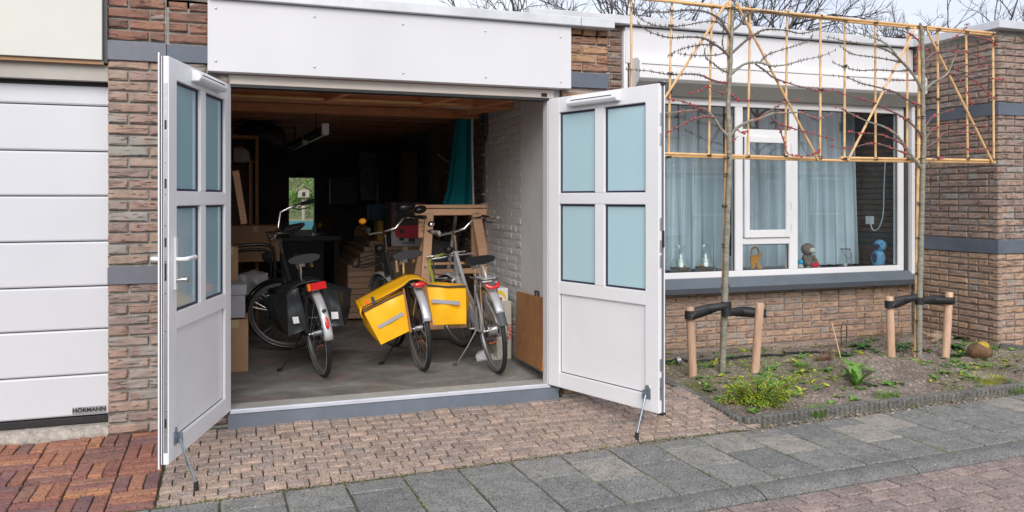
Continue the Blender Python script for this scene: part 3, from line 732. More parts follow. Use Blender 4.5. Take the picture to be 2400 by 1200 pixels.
for py in (883, 776, 674, 567, 459.5, 353.5, 245): pts.append(at(125, py, y=.1).z)
zs = [.178] + pts + [2.095]
for a_, b_ in zip(zs[:-1], zs[1:]):
    mb = MB(); pr = [(.125, a_ + .002), (.105, a_ + .004), (.100, a_ + .012), (.100, b_ - .012), (.105, b_ - .004), (.125, b_ - .002)]
    mb.prism([(-2.4, y_, z_) for y_, z_ in pr], (1.694, 0, 0)); mb.build('door_panel', gpanel, sd_)
MB().box(-2.4, .096, 2.075, -.7055, .1, 2.10).build('top_seal', black, sd_)
MB().box(-2.4, .095, .135, -.7055, .125, .174).build('bottom_seal', black, sd_, bevel=.004)
c0 = at(211, 960, y=.0995); Mt = face_M((c0.x, .0975, c0.z), (1, 0, 0), (0, 0, 1))
MB().box(c0.x - .090, .0945, c0.z - .019, c0.x + .083, .099, c0.z + .019).build('badge', mat('badge_grey', (.30, .30, .31), .45), sd_, bevel=.0015)
text('lettering', 'HÖRMANN', black, sd_, face_M((c0.x - .003, .0935, c0.z), (1, 0, 0), (0, 0, 1)), .030, .0006, .0012, 1.12)
rows = []
random.seed(5)
for i in range(60):
    x = -2.4 + 1.695 * i / 59; o_ = ru(-.012, .012)
    rows.append([(x, .16, .134), (x, .07 + o_ * .3, .128), (x, .03 + o_ * .5, .115 + ru(-.006, .006)), (x, .005 + o_, gz(0, -.0) + .008 + ru(-.004, .01)), (x, -.005 + o_, .0)])
MB().grid(rows).build('apron', mat('apron_concrete', (.40, .36, .32), .9, var=.35, scale=30, bmp=.8, bscale=70), ng)
# ================================================================== HOUSE WITH THE WINDOW
house = thing('house', 'low white fascia house front with one wide window behind the espalier trees', 'house')
WY = 1.45; BR = Bricks()
hw = MB().box(2.40, WY + .03, -.1, 3.31, WY + .3, 3.02).box(3.31, WY + .03, -.1, 6.70, WY + .3, .57).build('wall', mortar2, house)
BR.wall(hw, (3.31, WY + .012), 0, 3.36, .02, .565, br_house, c=.0625)
BR.wall(hw, (2.41, WY + .012), 0, .885, 2.20, 3.02, br_dark, rough=.005); BR.wall(hw, (2.41, WY + .012), 0, .885, .02, 2.18, br_dark)
BR.flush(house)
MB().box(3.30, WY - .02, .0, 3.34, WY + .03, 2.95).build('window_post', white, house, bevel=.003)
MB().box(3.31, WY - .03, 2.66, 6.655, WY + .03, 2.985).build('fascia_board', board, house, bevel=.002)
MB().prism([(2.36, WY - .085, 3.0), (2.36, WY - .085, 3.075), (2.36, WY + .25, 3.075), (2.36, WY + .25, 3.0)], (4.31, 0, 0)).build('roof_trim', trimm, house, bevel=.004)
MB().box(2.36, WY + .251, 3.0, 2.48, 7.4, 3.075).build('roof_trim', trimm, house, bevel=.004)
MB().box(2.42, WY + .3, 2.6, 2.52, 7.3, 3.0).build('wall', br_dark, house); MB().box(2.5, WY + .3, 2.95, 6.7, 7.3, 3.0).build('roof', dgrey, house)
# shutter box
sx0, sx1 = 3.36, 6.66
MB().prism([(sx0, 1.24, 2.505), (sx0, 1.24, 2.655), (sx0, 1.28, 2.69), (sx0, WY, 2.70), (sx0, WY, 2.38), (sx0, 1.40, 2.38)], (sx1 - sx0, 0, 0)).build('shutter_box', white, house, bevel=.003)
MB().box(sx0 + .02, 1.236, 2.625, sx1 - .02, 1.2405, 2.629).build('shutter_seam', dgrey, house)
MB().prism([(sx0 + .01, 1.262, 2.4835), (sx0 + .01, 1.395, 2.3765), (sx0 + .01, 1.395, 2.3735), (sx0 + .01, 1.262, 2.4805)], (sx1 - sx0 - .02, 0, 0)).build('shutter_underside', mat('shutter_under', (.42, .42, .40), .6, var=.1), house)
MB().box(3.345, WY - .04, .57, 3.39, WY + .0, 2.38).build('shutter_rail', white, house, bevel=.003); MB().box(6.615, WY - .06, .60, 6.655, WY + .0, 2.38).build('shutter_rail', white, house, bevel=.003)
MB().box(6.565, WY - .01, .66, 6.612, WY + .03, 2.38).build('rail_gap', dgrey, house)
MB().prism([(3.34, WY - .13, .548), (3.34, WY - .13, .60), (3.34, WY - .02, .678), (3.34, WY + .02, .678), (3.34, WY + .02, .548)], (3.315, 0, 0)).build('window_sill', sillm, house, bevel=.003)
MB().box(3.34, WY - .137, .55, 6.655, WY - .1305, .598).build('sill_nose', mat('sill_dark', (.06, .07, .085), .55), house)
# window
T0, T1 = 2.29, 2.375
win = MB()
win.box(3.39, WY, .678, 6.565, WY + .07, .735).box(3.39, WY, 2.31, 6.565, WY + .07, 2.378)
win.box(3.39, WY, .735, 3.45, WY + .07, 2.31).box(6.49, WY, .735, 6.565, WY + .07, 2.31)
win.box(4.50, WY, .735, 4.585, WY + .07, 2.31).box(5.125, WY, .735, 5.225, WY + .07, 2.31)
win.box(4.585, WY, .985, 5.125, WY + .07, 1.045).box(4.585, WY, 2.02, 5.125, WY + .07, 2.10)
win = win.build('window', white, house, bevel=.004, seg=2)
MB().box(3.39, WY + .0, 2.379, 6.565, WY + .05, 2.40).build('head_strip', alu, win)
sash = MB(); a0, a1, b0, b1 = 4.595, 5.125, 1.05, 2.03
sash.box(a0, WY - .022, b0, a0 + .055, WY - .001, b1).box(a1 - .055, WY - .022, b0, a1, WY - .001, b1).box(a0 + .055, WY - .022, b0, a1 - .055, WY - .001, b0 + .075).box(a0 + .055, WY - .022, b1 - .06, a1 - .055, WY - .001, b1)
sash.build('sash', white, win, bevel=.004, seg=2)
for z in (1.12, 1.33, 1.9): MB().cyl((a1 + .008, WY - .02, z), (a1 + .008, WY - .02, z + .07), .007, 8).build('hinge', whitep, win)
for (x0, x1, z0, z1) in ((3.45, 4.50, .735, 2.31), (5.225, 6.49, .735, 2.31), (4.585, 5.125, .735, .985), (4.585, 5.125, 2.10, 2.31), (4.585, 5.125, 1.045, 2.02)):
    g = MB(); w = .008
    g.box(x0, WY + .018, z0, x0 + w, WY + .026, z1).box(x1 - w, WY + .018, z0, x1, WY + .026, z1).box(x0, WY + .018, z0, x1, WY + .026, z0 + w).box(x0, WY + .018, z1 - w, x1, WY + .026, z1)
    g.build('gasket', dgrey, win)
    MB().grid([[(x0, WY + .03, z0), (x1, WY + .03, z0)], [(x0, WY + .03, z1), (x1, WY + .03, z1)]]).build('pane', clear, win)
# room behind
rm = mat('room_wall', (.20, .20, .20), .9, var=.1); rd = mat('room_dark', (.10, .095, .09), .9, var=.2)
MB().box(3.0, 5.5, .2, 7.0, 5.6, 2.7).box(3.0, WY + .3, .2, 3.1, 5.5, 2.7).box(3.0, WY + .3, .2, 7, 5.5, .3).box(3.0, WY + .3, 2.6, 7, 5.5, 2.7).build('room_wall', rm, house)
MB().box(3.33, WY + .075, .60, 6.72, WY + .42, .70).build('inner_sill', white, house)
pb = MB()
for i in range(32): pb.box(6.60 + (i % 2) * .0012, WY + .08, .70 + i * .06, 6.7, 5.5, .70 + i * .06 + .056)
pb.box(6.704, WY + .08, .6, 6.8, 5.5, 2.7).build('side_wall', rd, house, label='dark clad inner side wall')
MB().box(3.31, WY + .03, 2.38, 6.72, WY + .3, 3.0).box(3.2, WY + .03, .5, 3.385, WY + .3, 2.4).build('lintel', rm, house)
# ================================================================== RIGHT WING
wing = thing('brick_wing', 'tall brown brick wall corner at the right edge with two blue grey bands', 'wall')
BR = Bricks()
ww = MB().box(6.70, .48, -.1, 8.6, 1.8, 3.0).build('wall', mortar, wing)
for z0, z1 in ((-.02, .90), (1.05, 2.225), (2.335, 3.0)):
    BR.wall(ww, (6.682, 1.45), R(-90), .988, z0, z1, br_wing if z0 > 0 else br_house, phase=int(z0 * 10))
    BR.wall(ww, (6.682, .462), 0, .85, z0, z1, br_wing if z0 > 0 else br_house, phase=7 + int(z0 * 10))
BR.flush(wing)
MB().box(6.672, .452, .913, 8.6, 1.45, 1.038).build('band', slate, ww, bevel=.002); MB().box(6.672, .452, 2.208, 8.6, 1.45, 2.322).build('band', slate, ww, bevel=.002)
MB().prism([(6.60, .38, 3.0), (8.6, .38, 3.0), (8.6, 1.9, 3.0), (6.60, 1.9, 3.0)], (0, 0, .075)).build('roof_trim', trimm, wing, bevel=.004)
# ================================================================== BICYCLES
def arc(c, r, a0, a1, n, plane='yz'):
    return [(c[0], c[1] + r * math.cos(R(a0 + (a1 - a0) * i / n)), c[2] + r * math.sin(R(a0 + (a1 - a0) * i / n))) for i in range(n + 1)]
def band(pts, w, drop=.012, ctr=None):
    rows = []
    for p in pts:
        p = Vector(p); o = (p - Vector(ctr)).normalized()
        rows.append([p + Vector((w * t, 0, 0)) - o * drop * (abs(t) ** 2) * 1.0 for t in (-1, -.7, -.3, .3, .7, 1)])
    return rows
def bicycle(label, loc, heading, lean, steer, frame_m, fender_m, cfg):
    r = cfg.get('r', .32); WB = cfg.get('wb', 1.03)
    root = thing('bicycle', label, 'bicycle', loc, (0, R(-lean), R(heading)), 'bicycles parked in the garage')
    A = Vector((0, .80, .85)); ax = Vector((0, .2, -.55)).normalized()
    SM = Matrix.Translation(A) @ Matrix.Rotation(R(-steer), 4, ax) @ Matrix.Translation(-A)
    I = Matrix.Identity(4)
    def wheel(name, c, M):
        t = MB().tube(arc(c, r - .017, 0, 360, 40)[:-1], .018, 8, closed=True).xf(M).build('tyre', black, None, smooth=True); t.name = name
        t.parent = root
        MB().grid([[Vector((x, c[1] + q * math.cos(2 * math.pi * i / 40), c[2] + q * math.sin(2 * math.pi * i / 40))) for i in range(40)] for x, q in ((-.011, r - .028), (-.012, r - .046), (0, r - .052), (.012, r - .046), (.011, r - .028))], True).xf(M).build('rim', cfg.get('rim', alu), t, smooth=True)
        for sx in (-1, 1): MB().tube([(sx * .0165, p[1], p[2]) for p in arc(c, r - .024, 0, 360, 40)[:-1]], .0022, 4, closed=True).xf(M).build('reflex_ring', refl, t)
        s = MB()
        for i in range(32):
            a = 2 * math.pi * i / 32; b = a + (.5 if i % 2 else -.5) * (1 if i % 4 < 2 else -1); sd = .028 if i % 2 else -.028
            s.tube([(sd, c[1] + .02 * math.cos(b), c[2] + .02 * math.sin(b)), (0, c[1] + (r - .05) * math.cos(a), c[2] + (r - .05) * math.sin(a))], .0013, 4, caps=False)
        s.xf(M).build('spokes', steel, t)
        MB().cyl((-.035, c[1], c[2]), (.035, c[1], c[2]), cfg.get('hub', .022), 14).cyl((-.06, c[1], c[2]), (.06, c[1], c[2]), .008, 8).xf(M).build('hub', steel, t, smooth=True)
        return t
    rh = Vector((0, 0, r)); fh = Vector((0, WB, r))
    wheel('rear_wheel', rh, I); wheel('front_wheel', fh, SM)
    bb = Vector((0, .43, .27)); st = Vector((0, .27, .66)); hb = Vector((0, .875, .64)); ht = Vector((0, .80, .85))
    f = MB(); f.tube([bb, st], .016, 10); f.tube([hb, ht], .021, 10)
    f.tube([hb, (0, .78, .50), (0, .62, .33), bb], .021, 10) if cfg.get('step', 1) else f.tube([hb, bb], .021, 10)
    f.tube([ht + Vector((0, 0, -.02)), (0, .60, .55), (0, .38, .42)], .016, 8)
    for sx in (-1, 1):
        f.tube([bb + Vector((sx * .03, 0, 0)), (sx * .05, .1, .3), rh + Vector((sx * .055, 0, 0))], .010, 8)
        f.tube([st + Vector((sx * .012, .01, -.04)), (sx * .05, .06, .42), rh + Vector((sx * .055, 0, 0))], .008, 8)
    fr = f.build('frame', frame_m, root, smooth=True)
    fk = MB()
    for sx in (-1, 1): fk.tube([hb + Vector((0, .01, -.01)), hb + Vector((sx * .045, .01, -.03)), (sx * .05, .95, .45), fh + Vector((sx * .05, 0, 0))], [.014, .013, .011, .009], 8)
    fk.xf(SM).build('fork', cfg.get('fork', frame_m), root, smooth=True)
    fc = tuple(rh); e = cfg.get('fend', 178)
    fe = MB().grid(band(arc(fc, r + .028, 25, e, 26), .032, .014, fc)).build('rear_mudguard', fender_m, root, smooth=True)
    so_ = fe.modifiers.new('thick', 'SOLIDIFY'); so_.thickness = .003
    ffc = tuple(fh); fe2 = MB().grid(band(arc(ffc, r + .025, 35, 200, 24), .03, .014, ffc)).xf(SM).build('front_mudguard', cfg.get('ffender', fender_m), root, smooth=True)
    so_ = fe2.modifiers.new('thick', 'SOLIDIFY'); so_.thickness = .003
    q = MB()
    for sx in (-1, 1): q.tube([rh + Vector((sx * .05, 0, 0)), (sx * .034, -.20, r + .26)], .003, 6); q.tube([rh + Vector((sx * .05, 0, 0)), (sx * .034, -.335, r + .1)], .003, 6)
    q.build('mudguard_stay', chrome, fe, smooth=True)
    # saddle
    sh = cfg.get('saddle_z', .84)
    MB().cyl(st - Vector((0, -.02, .1)), (0, .235, sh - .03), .0135, 10).build('seat_post', chrome, root, smooth=True)
    rows = []
    for i in range(11):
        t = i / 10; y = .06 + .27 * t; w = .115 * (1 - t) ** .9 * (1 if t > .1 else .82 + 1.8 * t) + .022; zz = sh + .035 - .018 * math.sin(math.pi * t) + (.012 * (1 - t))
        rows.append([(math.sin(a) * w, y, zz - .027 * (1 - math.cos(a)) * (1.1 - .3 * t) - (.008 if abs(a) > 1.9 else 0)) for a in [R(v) for v in (-160, -120, -85, -55, -28, 0, 28, 55, 85, 120, 160)]])
    sd_ = MB().grid(rows); k = 11; sd_.f.append(tuple(range(k))); sd_.f.append(tuple((10 * k + j) for j in range(k - 1, -1, -1)))
    s = sd_.build('saddle', blackg if cfg.get('cover') else black, root, smooth=True)
    q = MB()
    for sx in (-1, 1):
        q.tube([(sx * .035, .08, sh - .01), (sx * .02, .2, sh - .035), (sx * .012, .31, sh)], .0035, 6)
        hx = [(sx * .05 + .014 * math.cos(i * .8), .1 + .014 * math.sin(i * .8), sh - .055 + .0016 * i) for i in range(30)]; q.tube(hx, .0028, 5)
    q.box(-.03, .2, sh - .055, .03, .26, sh - .025); q.build('saddle_springs', chrome, s, smooth=True)
    # handlebar
    q = MB().cyl((0, .805, .84), (0, .765, .985), .0125, 10).tube([(0, .765, .975), (0, .79, 1.0), (0, .80, 1.015)], .017, 8)
    q.xf(SM).build('stem', chrome, root, smooth=True)
    hw_ = cfg.get('bar', .28); rise = cfg.get('rise', .05)
    pts = [(-hw_, .50, 1.02 + rise), (-hw_, .60, 1.025 + rise), (-hw_ * .93, .69, 1.03 + rise), (-hw_ * .75, .76, 1.03 + rise), (-.12, .80, 1.015), (0, .80, 1.01)]
    pts = pts + [(-x, y, z) for x, y, z in pts[-2::-1]]
    hb_ = MB().tube(pts, .011, 10).xf(SM).build('handlebar', cfg.get('barm', chrome), root, smooth=True)
    for sx in (-1, 1):
        MB().tube([(sx * hw_, .47, 1.02 + rise), (sx * hw_, .59, 1.025 + rise)], .0165, 10).xf(SM).build('grip', cfg.get('grip', black), hb_, smooth=True)
        MB().tube([(sx * hw_ * .95, .67, 1.02 + rise), (sx * (hw_ - .03), .62, .995 + rise), (sx * (hw_ - .02), .53, .98 + rise)], .005, 6).xf(SM).build('brake_lever', chrome, hb_, smooth=True)
    if cfg.get('bell'):
        MB().ball((-hw_ * .72, .74, 1.075 + rise), .032 if cfg['bell'] == 'orange' else .030, 14, (1, 1, .8)).xf(SM).build('bell', orange if cfg['bell'] == 'orange' else chrome, hb_, smooth=True)
    cb_ = MB().tube([(hw_ * .6, .72, 1.03), (.12, .9, .98), (.03, .92, .80), (.0, .87, .66)], .003, 6).tube([(-hw_ * .6, .72, 1.03), (-.1, .93, .95), (-.02, .9, .75), (-.01, .82, .55)], .003, 6)
    cb_.xf(SM).build('cable', black, hb_, smooth=True)
    # rack
    rz = cfg.get('rackz', .70); q = MB()
    rm_ = cfg.get('rack', black)
    q.tube([(-.06, -.14, rz), (-.06, .22, rz), (0, .27, rz - .03), (.06, .22, rz), (.06, -.14, rz), (.0, -.17, rz), (-.06, -.14, rz)], .006, 8)
    for x in (-.03, 0, .03): q.tube([(x, -.15, rz), (x, .22, rz)], .004, 6)
    for sx in (-1, 1): q.tube([(sx * .06, -.08, rz), rh + Vector((sx * .06, 0, 0))], .006, 6)
    q.build('rear_rack', rm_, root, smooth=True)
    # chain guard, crank, pedals
    q = MB().prism([(.035, -.04, .27), (.035, -.03, .36), (.035, .40, .35), (.035, .52, .33), (.035, .54, .25), (.035, .47, .18), (.035, .38, .19), (.035, 0, .26)], (.03, 0, 0))
    q.build('chain_guard', cfg.get('guard', black), root, bevel=.008)
    MB().cyl((-.06, .43, .27), (.09, .43, .27), .012, 10).bar((-.07, .43, .27), (-.07, .36, .42), .02, .012, (1, 0, 0)).bar((.08, .43, .27), (.08, .50, .12), .02, .012, (1, 0, 0)).build('crank', steel, root)
    for sx, y, z in ((-1, .36, .42), (1, .50, .12)):
        p = MB().box(sx * .12 - .045, y - .035, z - .012, sx * .12 + .045, y + .035, z + .012).build('pedal', black, root, bevel=.004)
        MB().box(sx * .12 - .03, y - .038, z - .006, sx * .12 + .03, y - .034, z + .006).build('pedal_reflector', orl, p)
    MB().tube([(-.03, .28, .30), (-.12, .30, .17), (-.22, .33, .22 * math.tan(R(lean)) + .012)], .007, 8).tube([(-.22, .33, .22 * math.tan(R(lean)) + .012), (-.25, .31, .25 * math.tan(R(lean)) + .012)], .012, 8).build('kickstand', cfg.get('stand', black), root, smooth=True)
    rz = .70
    # tail light
    if cfg.get('tail') == 'round': q = MB().ball((0, -.20, rz - .035), .045, 14, (1.1, .45, .5))
    elif cfg.get('tail') == 'wing': q = MB().tube([(-.05, -.175, rz - .02), (-.028, -.19, rz - .04), (0, -.195, rz - .045), (.028, -.19, rz - .04), (.05, -.175, rz - .02)], [.013, .017, .012, .017, .013], 10)
    else: q = MB().box(-.045, -.215, rz - .045, .062, -.175, rz + .005)
    tl = q.build('tail_light', redl, root, smooth=cfg.get('tail') != 'box', bevel=.004 if cfg.get('tail') == 'box' else 0)
    if cfg.get('tail') == 'box': MB().box(-.066, -.213, rz - .045, -.046, -.177, rz + .005).build('light_side', orl, tl, bevel=.003)
    # head light
    q = MB().lathe([(0, -.05), (.03, -.03), (.036, .02), (.03, .03)], 12, (0, .93, .86), Matrix.Rotation(R(-90), 4, 'X')).xf(SM).build('head_light', black, root, smooth=True)
    return root, SM, fe, hb_
FZ = .15
def heading(a, b): return math.degrees(math.atan2(-(b[0] - a[0]), b[1] - a[1]))
# left bike: black, black double pannier, front wheel turned to the left
a = at(757, 882, z=FZ)
b1, SM1, fe1, hb1 = bicycle('black city bicycle with grey mudguard, black panniers and its front wheel turned left', (a.x, a.y, FZ), 9, 8, 62, black, silver, dict(rackz=.655, tail='box', fend=180, rim=alu, saddle_z=.84, rise=.09, wb=1.0, ffender=blackg, fork=blackg, bar=.27))
c_ = Vector((0, -.348 * math.cos(R(0)), .40))
MB().ball((0, -.338, .44), .022, 12, (.7, .3, 2.0), Matrix.Rotation(R(-14), 3, 'X')).build('reflector', redl, fe1, smooth=True)
MB().ball((0, -.305, .52), .018, 12, (.9, .4, .7)).build('reflector_mount', black, fe1, smooth=True)
MB().prism([(-.24, .58, 1.06), (-.06, .50, 1.07), (.02, .66, 1.06), (-.14, .74, 1.05)], (0, 0, -.03)).xf(SM1).build('handlebar_cover', black, hb1, bevel=.01, label='black folded cover laid over the handlebar')
# middle bike with yellow panniers
a = at(990, 868, z=FZ)
b2, SM2, fe2, hb2 = bicycle('black city bicycle with yellow double panniers, orange bell and a wire basket in front', (a.x, a.y, FZ), 2.5, 6.5, 12, black, silver, dict(rackz=.65, tail='round', fend=163, bell='orange', saddle_z=.85, rise=.06, bar=.25, wb=1.0))
q = MB()
def ring(z, sx, sy, oy): return [(-sx, oy, z), (sx, oy, z), (sx, oy + sy, z), (-sx, oy + sy, z)]
q.tube(ring(.74, .19, .22, .90), .006, 8, closed=True); q.tube(ring(.80, .2, .24, .89), .006, 8, closed=True)
for i in range(9): q.tube([(-.18 + i * .045, .90, .74), (-.18 + i * .045, 1.12, .74)], .003, 6)
for x in (-.19, .19):
    for y in (.90, 1.12): q.tube([(x, y, .74), (x * 1.05, y + .01, .80)], .004, 6)
q.tube([(-.05, .93, .86), (-.17, .95, .86), (-.19, 1.0, .74)], .008, 8); q.xf(SM2).build('front_carrier', black, b2, smooth=True)
MB().ball((.2, .70, 1.18), .07, 14, (1.3, .9, .75)).ball((.29, .62, 1.14), .045, 12, (1.3, .9, .8)).xf(SM2).build('saddle_cover', blackg, hb2, smooth=True, label='black glossy mitt over the right grip')
MB().tube([(0, .46, .70), (0, .455, .80)], [.014, .008], 10).build('bottle_neck', mat('cork_pale', (.62, .45, .28), .5), b2, smooth=True, label='pale pointed cap standing in front of the saddle')
# right bike: silver
a = at(1165, 874, z=FZ)
b3, SM3, fe3, hb3 = bicycle('silver city bicycle leaning left beside the grey wall, chrome bell and red wing tail light', (a.x, a.y, FZ), -1, 7.5, 14, silver, silver, dict(tail='wing', fend=150, bell='chrome', saddle_z=.82, rise=.05, rim=alu, fork=silver, rack=chrome, guard=dgrey, hub=.04, cover=1, stand=steel, bar=.27, wb=1.05, grip=mat('worn_grip', (.32, .30, .27), .7, var=.6, scale=30, c2=(.05, .05, .05)), barm=chrome, step=1))
MB().grid(band(arc((0, 0, .32), .347, 150, 166, 5), .03, .014, (0, 0, .32))).build('mudflap', greyt, fe3, smooth=True)
MB().tube(arc((0, .05, .70), .085, 0, 180, 12), .008, 8).build('rack_hoop', silver, b3, smooth=True)
MB().box(-.05, -.12, .708, .05, .1, .714).build('rack_plate', silver, b3, bevel=.002)
g_ = mat('green_strap', (.35, .42, .05), .5)
MB().tube([(-.16, .98, .58), (-.2, .9, .60), (-.2, .98, .78)], .012, 6).tube([(-.2, .98, .78), (-.08, 1.02, .82), (.06, 1.05, .83)], .010, 6).build('strap', g_, b3, label='lime green strap on the front rack')
q = MB().tube(ring(.80, .17, .25, .95), .008, 8, closed=True)
for i in range(5): q.tube([(-.12 + i * .06, .95, .80), (-.12 + i * .06, 1.2, .80)], .004, 6)
q.tube([(-.17, .95, .80), (-.17, .95, .64), (-.05, .95, .62)], .007, 8).build('front_carrier', chrome, b3, smooth=True)
# ------------------------------------------------------------------ panniers
def softbox(n8, n=7, bulge=.012, wr=.006, seed=1, m=None):
    """n8: near TL TR BR BL then far TL TR BR BL"""
    P = [Vector(p) for p in n8]; c = sum(P, Vector()) / 8; mb = MB()
    for q in ((0, 1, 2, 3), (4, 5, 6, 7), (0, 1, 5, 4), (3, 2, 6, 7), (0, 3, 7, 4), (1, 2, 6, 5)):
        a, b, c2, d = [P[i] for i in q]; nn = (b - a).cross(d - a).normalized(); fc = (a + b + c2 + d) / 4
        if nn.dot(fc - c) < 0: nn = -nn
        rows = []
        for i in range(n + 1):
            r_ = []
            for j in range(n + 1):
                s_, t = j / n, i / n; p = a.lerp(b, s_).lerp(d.lerp(c2, s_), t); e = math.sin(math.pi * s_) * math.sin(math.pi * t)
                p = p + nn * (bulge * e + wr * e ** .5 * 2 * mnoise.noise(Vector((p.x * 9 + seed, p.y * 9, p.z * 6 + p.x * 5)))); r_.append(p)
            rows.append(r_)
        mb.grid(rows)
    return mb
def quad8(near, far, yn, yf): return [at(*p, y=yn) for p in near] + [at(*p, y=yf) for p in far]
yp = thing('pannier', 'bright yellow double bicycle pannier with grey reflective stripes', 'bicycle bag')
yb = softbox(quad8([(851, 729), (945, 684), (959, 776), (893, 808)], [(837, 704), (936, 668), (946, 762), (868, 782)], .70, 1.0), seed=3, n=12, wr=.011, bulge=.016).build('left_bag', yel, yp, smooth=True)
yb.name = 'bag'
yb2 = softbox(quad8([(1000, 666), (1092, 669), (1093, 759), (1014, 762)], [(1003, 665), (1086, 667), (1086, 750), (1016, 752)], .70, 1.0), seed=8, bulge=.018, wr=.014, n=12).build('bag', yel, yp, smooth=True)
def flap(near, far, yn, yf, m, parent, th=.006, label=None, name='flap'):
    rows = []
    for t in range(7):
        r_ = []
        for p, q in zip(near, far):
            a, b = at(*p, y=yn), at(*q, y=yf); v = a.lerp(b, t / 6); v.z += .006 * math.sin(t * 1.1 + p[0] * .02); r_.append(v)
        rows.append(r_)
    o = MB().grid(rows).build(name, m, parent, smooth=True, label=label)
    s_ = o.modifiers.new('thick', 'SOLIDIFY'); s_.thickness = th; return o
def dens(pts, k=4):
    out = []
    for i in range(len(pts) - 1):
        p0 = pts[max(0, i - 1)]; p1 = pts[i]; p2 = pts[i + 1]; p3 = pts[min(len(pts) - 1, i + 2)]
        for j in range(k):
            t = j / k
            out.append(tuple(.5 * ((2 * b) + (c - a) * t + (2 * a - 5 * b + 4 * c - d) * t * t + (-a + 3 * b - 3 * c + d) * t ** 3) for a, b, c, d in zip(p0, p1, p2, p3)))
    out.append(pts[-1]); return out
nr = dens([(848, 722), (900, 696), (943, 672), (962, 657), (984, 656), (1001, 664)]); fr_ = dens([(834, 700), (884, 674), (932, 650), (958, 642), (982, 647), (1001, 661)])
flap(nr, fr_, .685, 1.02, yel, yp)
flap([(848, 722), (846, 732), (852, 745)], [(834, 700), (834, 712), (842, 730)], .685, 1.0, yel, yp)
MB().tube([at(*p, y=.682) for p in nr], .0045, 6).tube([at(x, y, y=.692) for x, y in [(851, 731), (900, 706), (945, 685)]], .007, 6).tube([at(x, y, y=.692) for x, y in [(1000, 668), (1045, 672), (1092, 671)]], .009, 6).build('piping', mat('brown_piping', (.06, .045, .03), .6), yp)
def decal(parent, pts, y, m, name, th=.002):
    MB().prism([at(*p, y=y) for p in pts], (0, th, 0)).build(name, m, parent)
decal(yb, [(885, 764), (943, 731), (946, 739), (889, 771)], .680, refl, 'reflective_stripe'); decal(yb2, [(1011, 701), (1078, 706), (1078, 715), (1013, 710)], .664, refl, 'reflective_stripe')
decal(yb, [(868, 696), (876, 695), (880, 709), (873, 713)], .672, dgrey, 'buckle')
decal(yb, [(853, 703), (866, 706), (867, 712), (858, 714)], .68, mat('orange_print', (.85, .13, .01), .5), 'mark')
for pts in ([(944, 678), (948, 676), (966, 778), (961, 781)], [(985, 660), (1000, 666), (1016, 764), (1009, 768)]):
    MB().prism([at(*p, y=.692) for p in pts], (0, .30, 0)).build('stiffener_board', brownw, yp, bevel=.002)
bp_ = thing('pannier', 'black tarpaulin double pannier with small white reflector squares', 'bicycle bag')
q1 = softbox(quad8([(672, 688), (698, 674), (723, 770), (676, 788)], [(612, 703), (684, 668), (694, 764), (652, 772)], .80, 1.14), bulge=.006, wr=.02, seed=5, n=12).build('bag', blackp, bp_, smooth=True)
q2 = softbox(quad8([(757, 664), (790, 684), (807, 763), (757, 767)], [(764, 662), (824, 676), (814, 756), (767, 756)], .80, 1.14), bulge=.006, wr=.02, seed=9, n=12).build('bag', blackp, bp_, smooth=True)
flap(dens([(672, 690), (697, 670), (722, 662), (747, 658), (760, 668)]), dens([(640, 680), (682, 660), (716, 650), (742, 651), (765, 664)]), .79, 1.12, blackp, bp_)
decal(q1, [(685, 743), (699, 742), (702, 757), (688, 759)], .775, whitep, 'reflector_square'); decal(q2, [(776, 731), (792, 731), (794, 747), (777, 748)], .775, whitep, 'reflector_square')
# ================================================================== THINGS IN THE GARAGE
def bx(name, px0, py0, px1, py1, y, dep, m, parent=None, bevel=.004, zb=None):
    a = at(px0, py1, y=y); b = at(px1, py0, y=y)
    return MB().box(a.x, y, zb if zb is not None else a.z, b.x, y + dep, b.z).build(name, m, parent, bevel=bevel)
def carton(label, px0, py0, px1, py1, y, dep, m=None, group=None, zb=None, cat='box', name='cardboard_box'):
    a = at(px0, py1, y=y); b = at(px1, py0, y=y); z0 = zb if zb is not None else a.z; m = m or cardb
    t = thing(name, label, cat, ((a.x + b.x) / 2, y + dep / 2, z0), group=group); w = (b.x - a.x) / 2; h = b.z - z0
    MB().box(-w, -dep / 2, 0, w, dep / 2, h - .004).build('body', m, t, bevel=.003)
    for s_ in (-1, 1): MB().box(-w, min(s_ * .002, s_ * (dep / 2)), h - .003, w, max(s_ * .002, s_ * dep / 2), h).build('flap', m, t)
    MB().box(-.025, -dep / 2 - .001, h - .06, .025, -dep / 2, h - .001).build('tape', mat('tape', (.5, .36, .2), .3) if 'tape' not in MATS else MATS['tape'], t)
    return t
carton('plain brown cardboard box standing on the floor behind the left door leaf', 520, 748, 582, 872, 1.16, .35, zb=FZ)
t = thing('carton', 'pale grey lidded box on top of the brown box by the left door', 'box', (.0, 1.3, 0)); 
a = at(520, 748, y=1.14); b = at(578, 668, y=1.14); lid = mat('grey_card', (.38, .37, .40), .7)
t.location = (0, 0, 0); MB().box(a.x, 1.16, a.z, b.x - .01, 1.45, b.z - .07).build('body', lid, t, bevel=.003); MB().box(a.x, 1.15, b.z - .075, b.x, 1.46, b.z).build('lid', lid, t, bevel=.004)
carton('narrow tan carton peeking out behind the left door leaf', 520, 578, 558, 660, 1.5, .3)
carton('wide brown carton behind the black tube chair', 540, 528, 656, 615, 2.9, .3)
sh = thing('shelf_unit', 'tall brown wooden cabinet in the shade on the left', 'cabinet')
a = at(552, 560, y=3.2); b = at(606, 318, y=3.2)
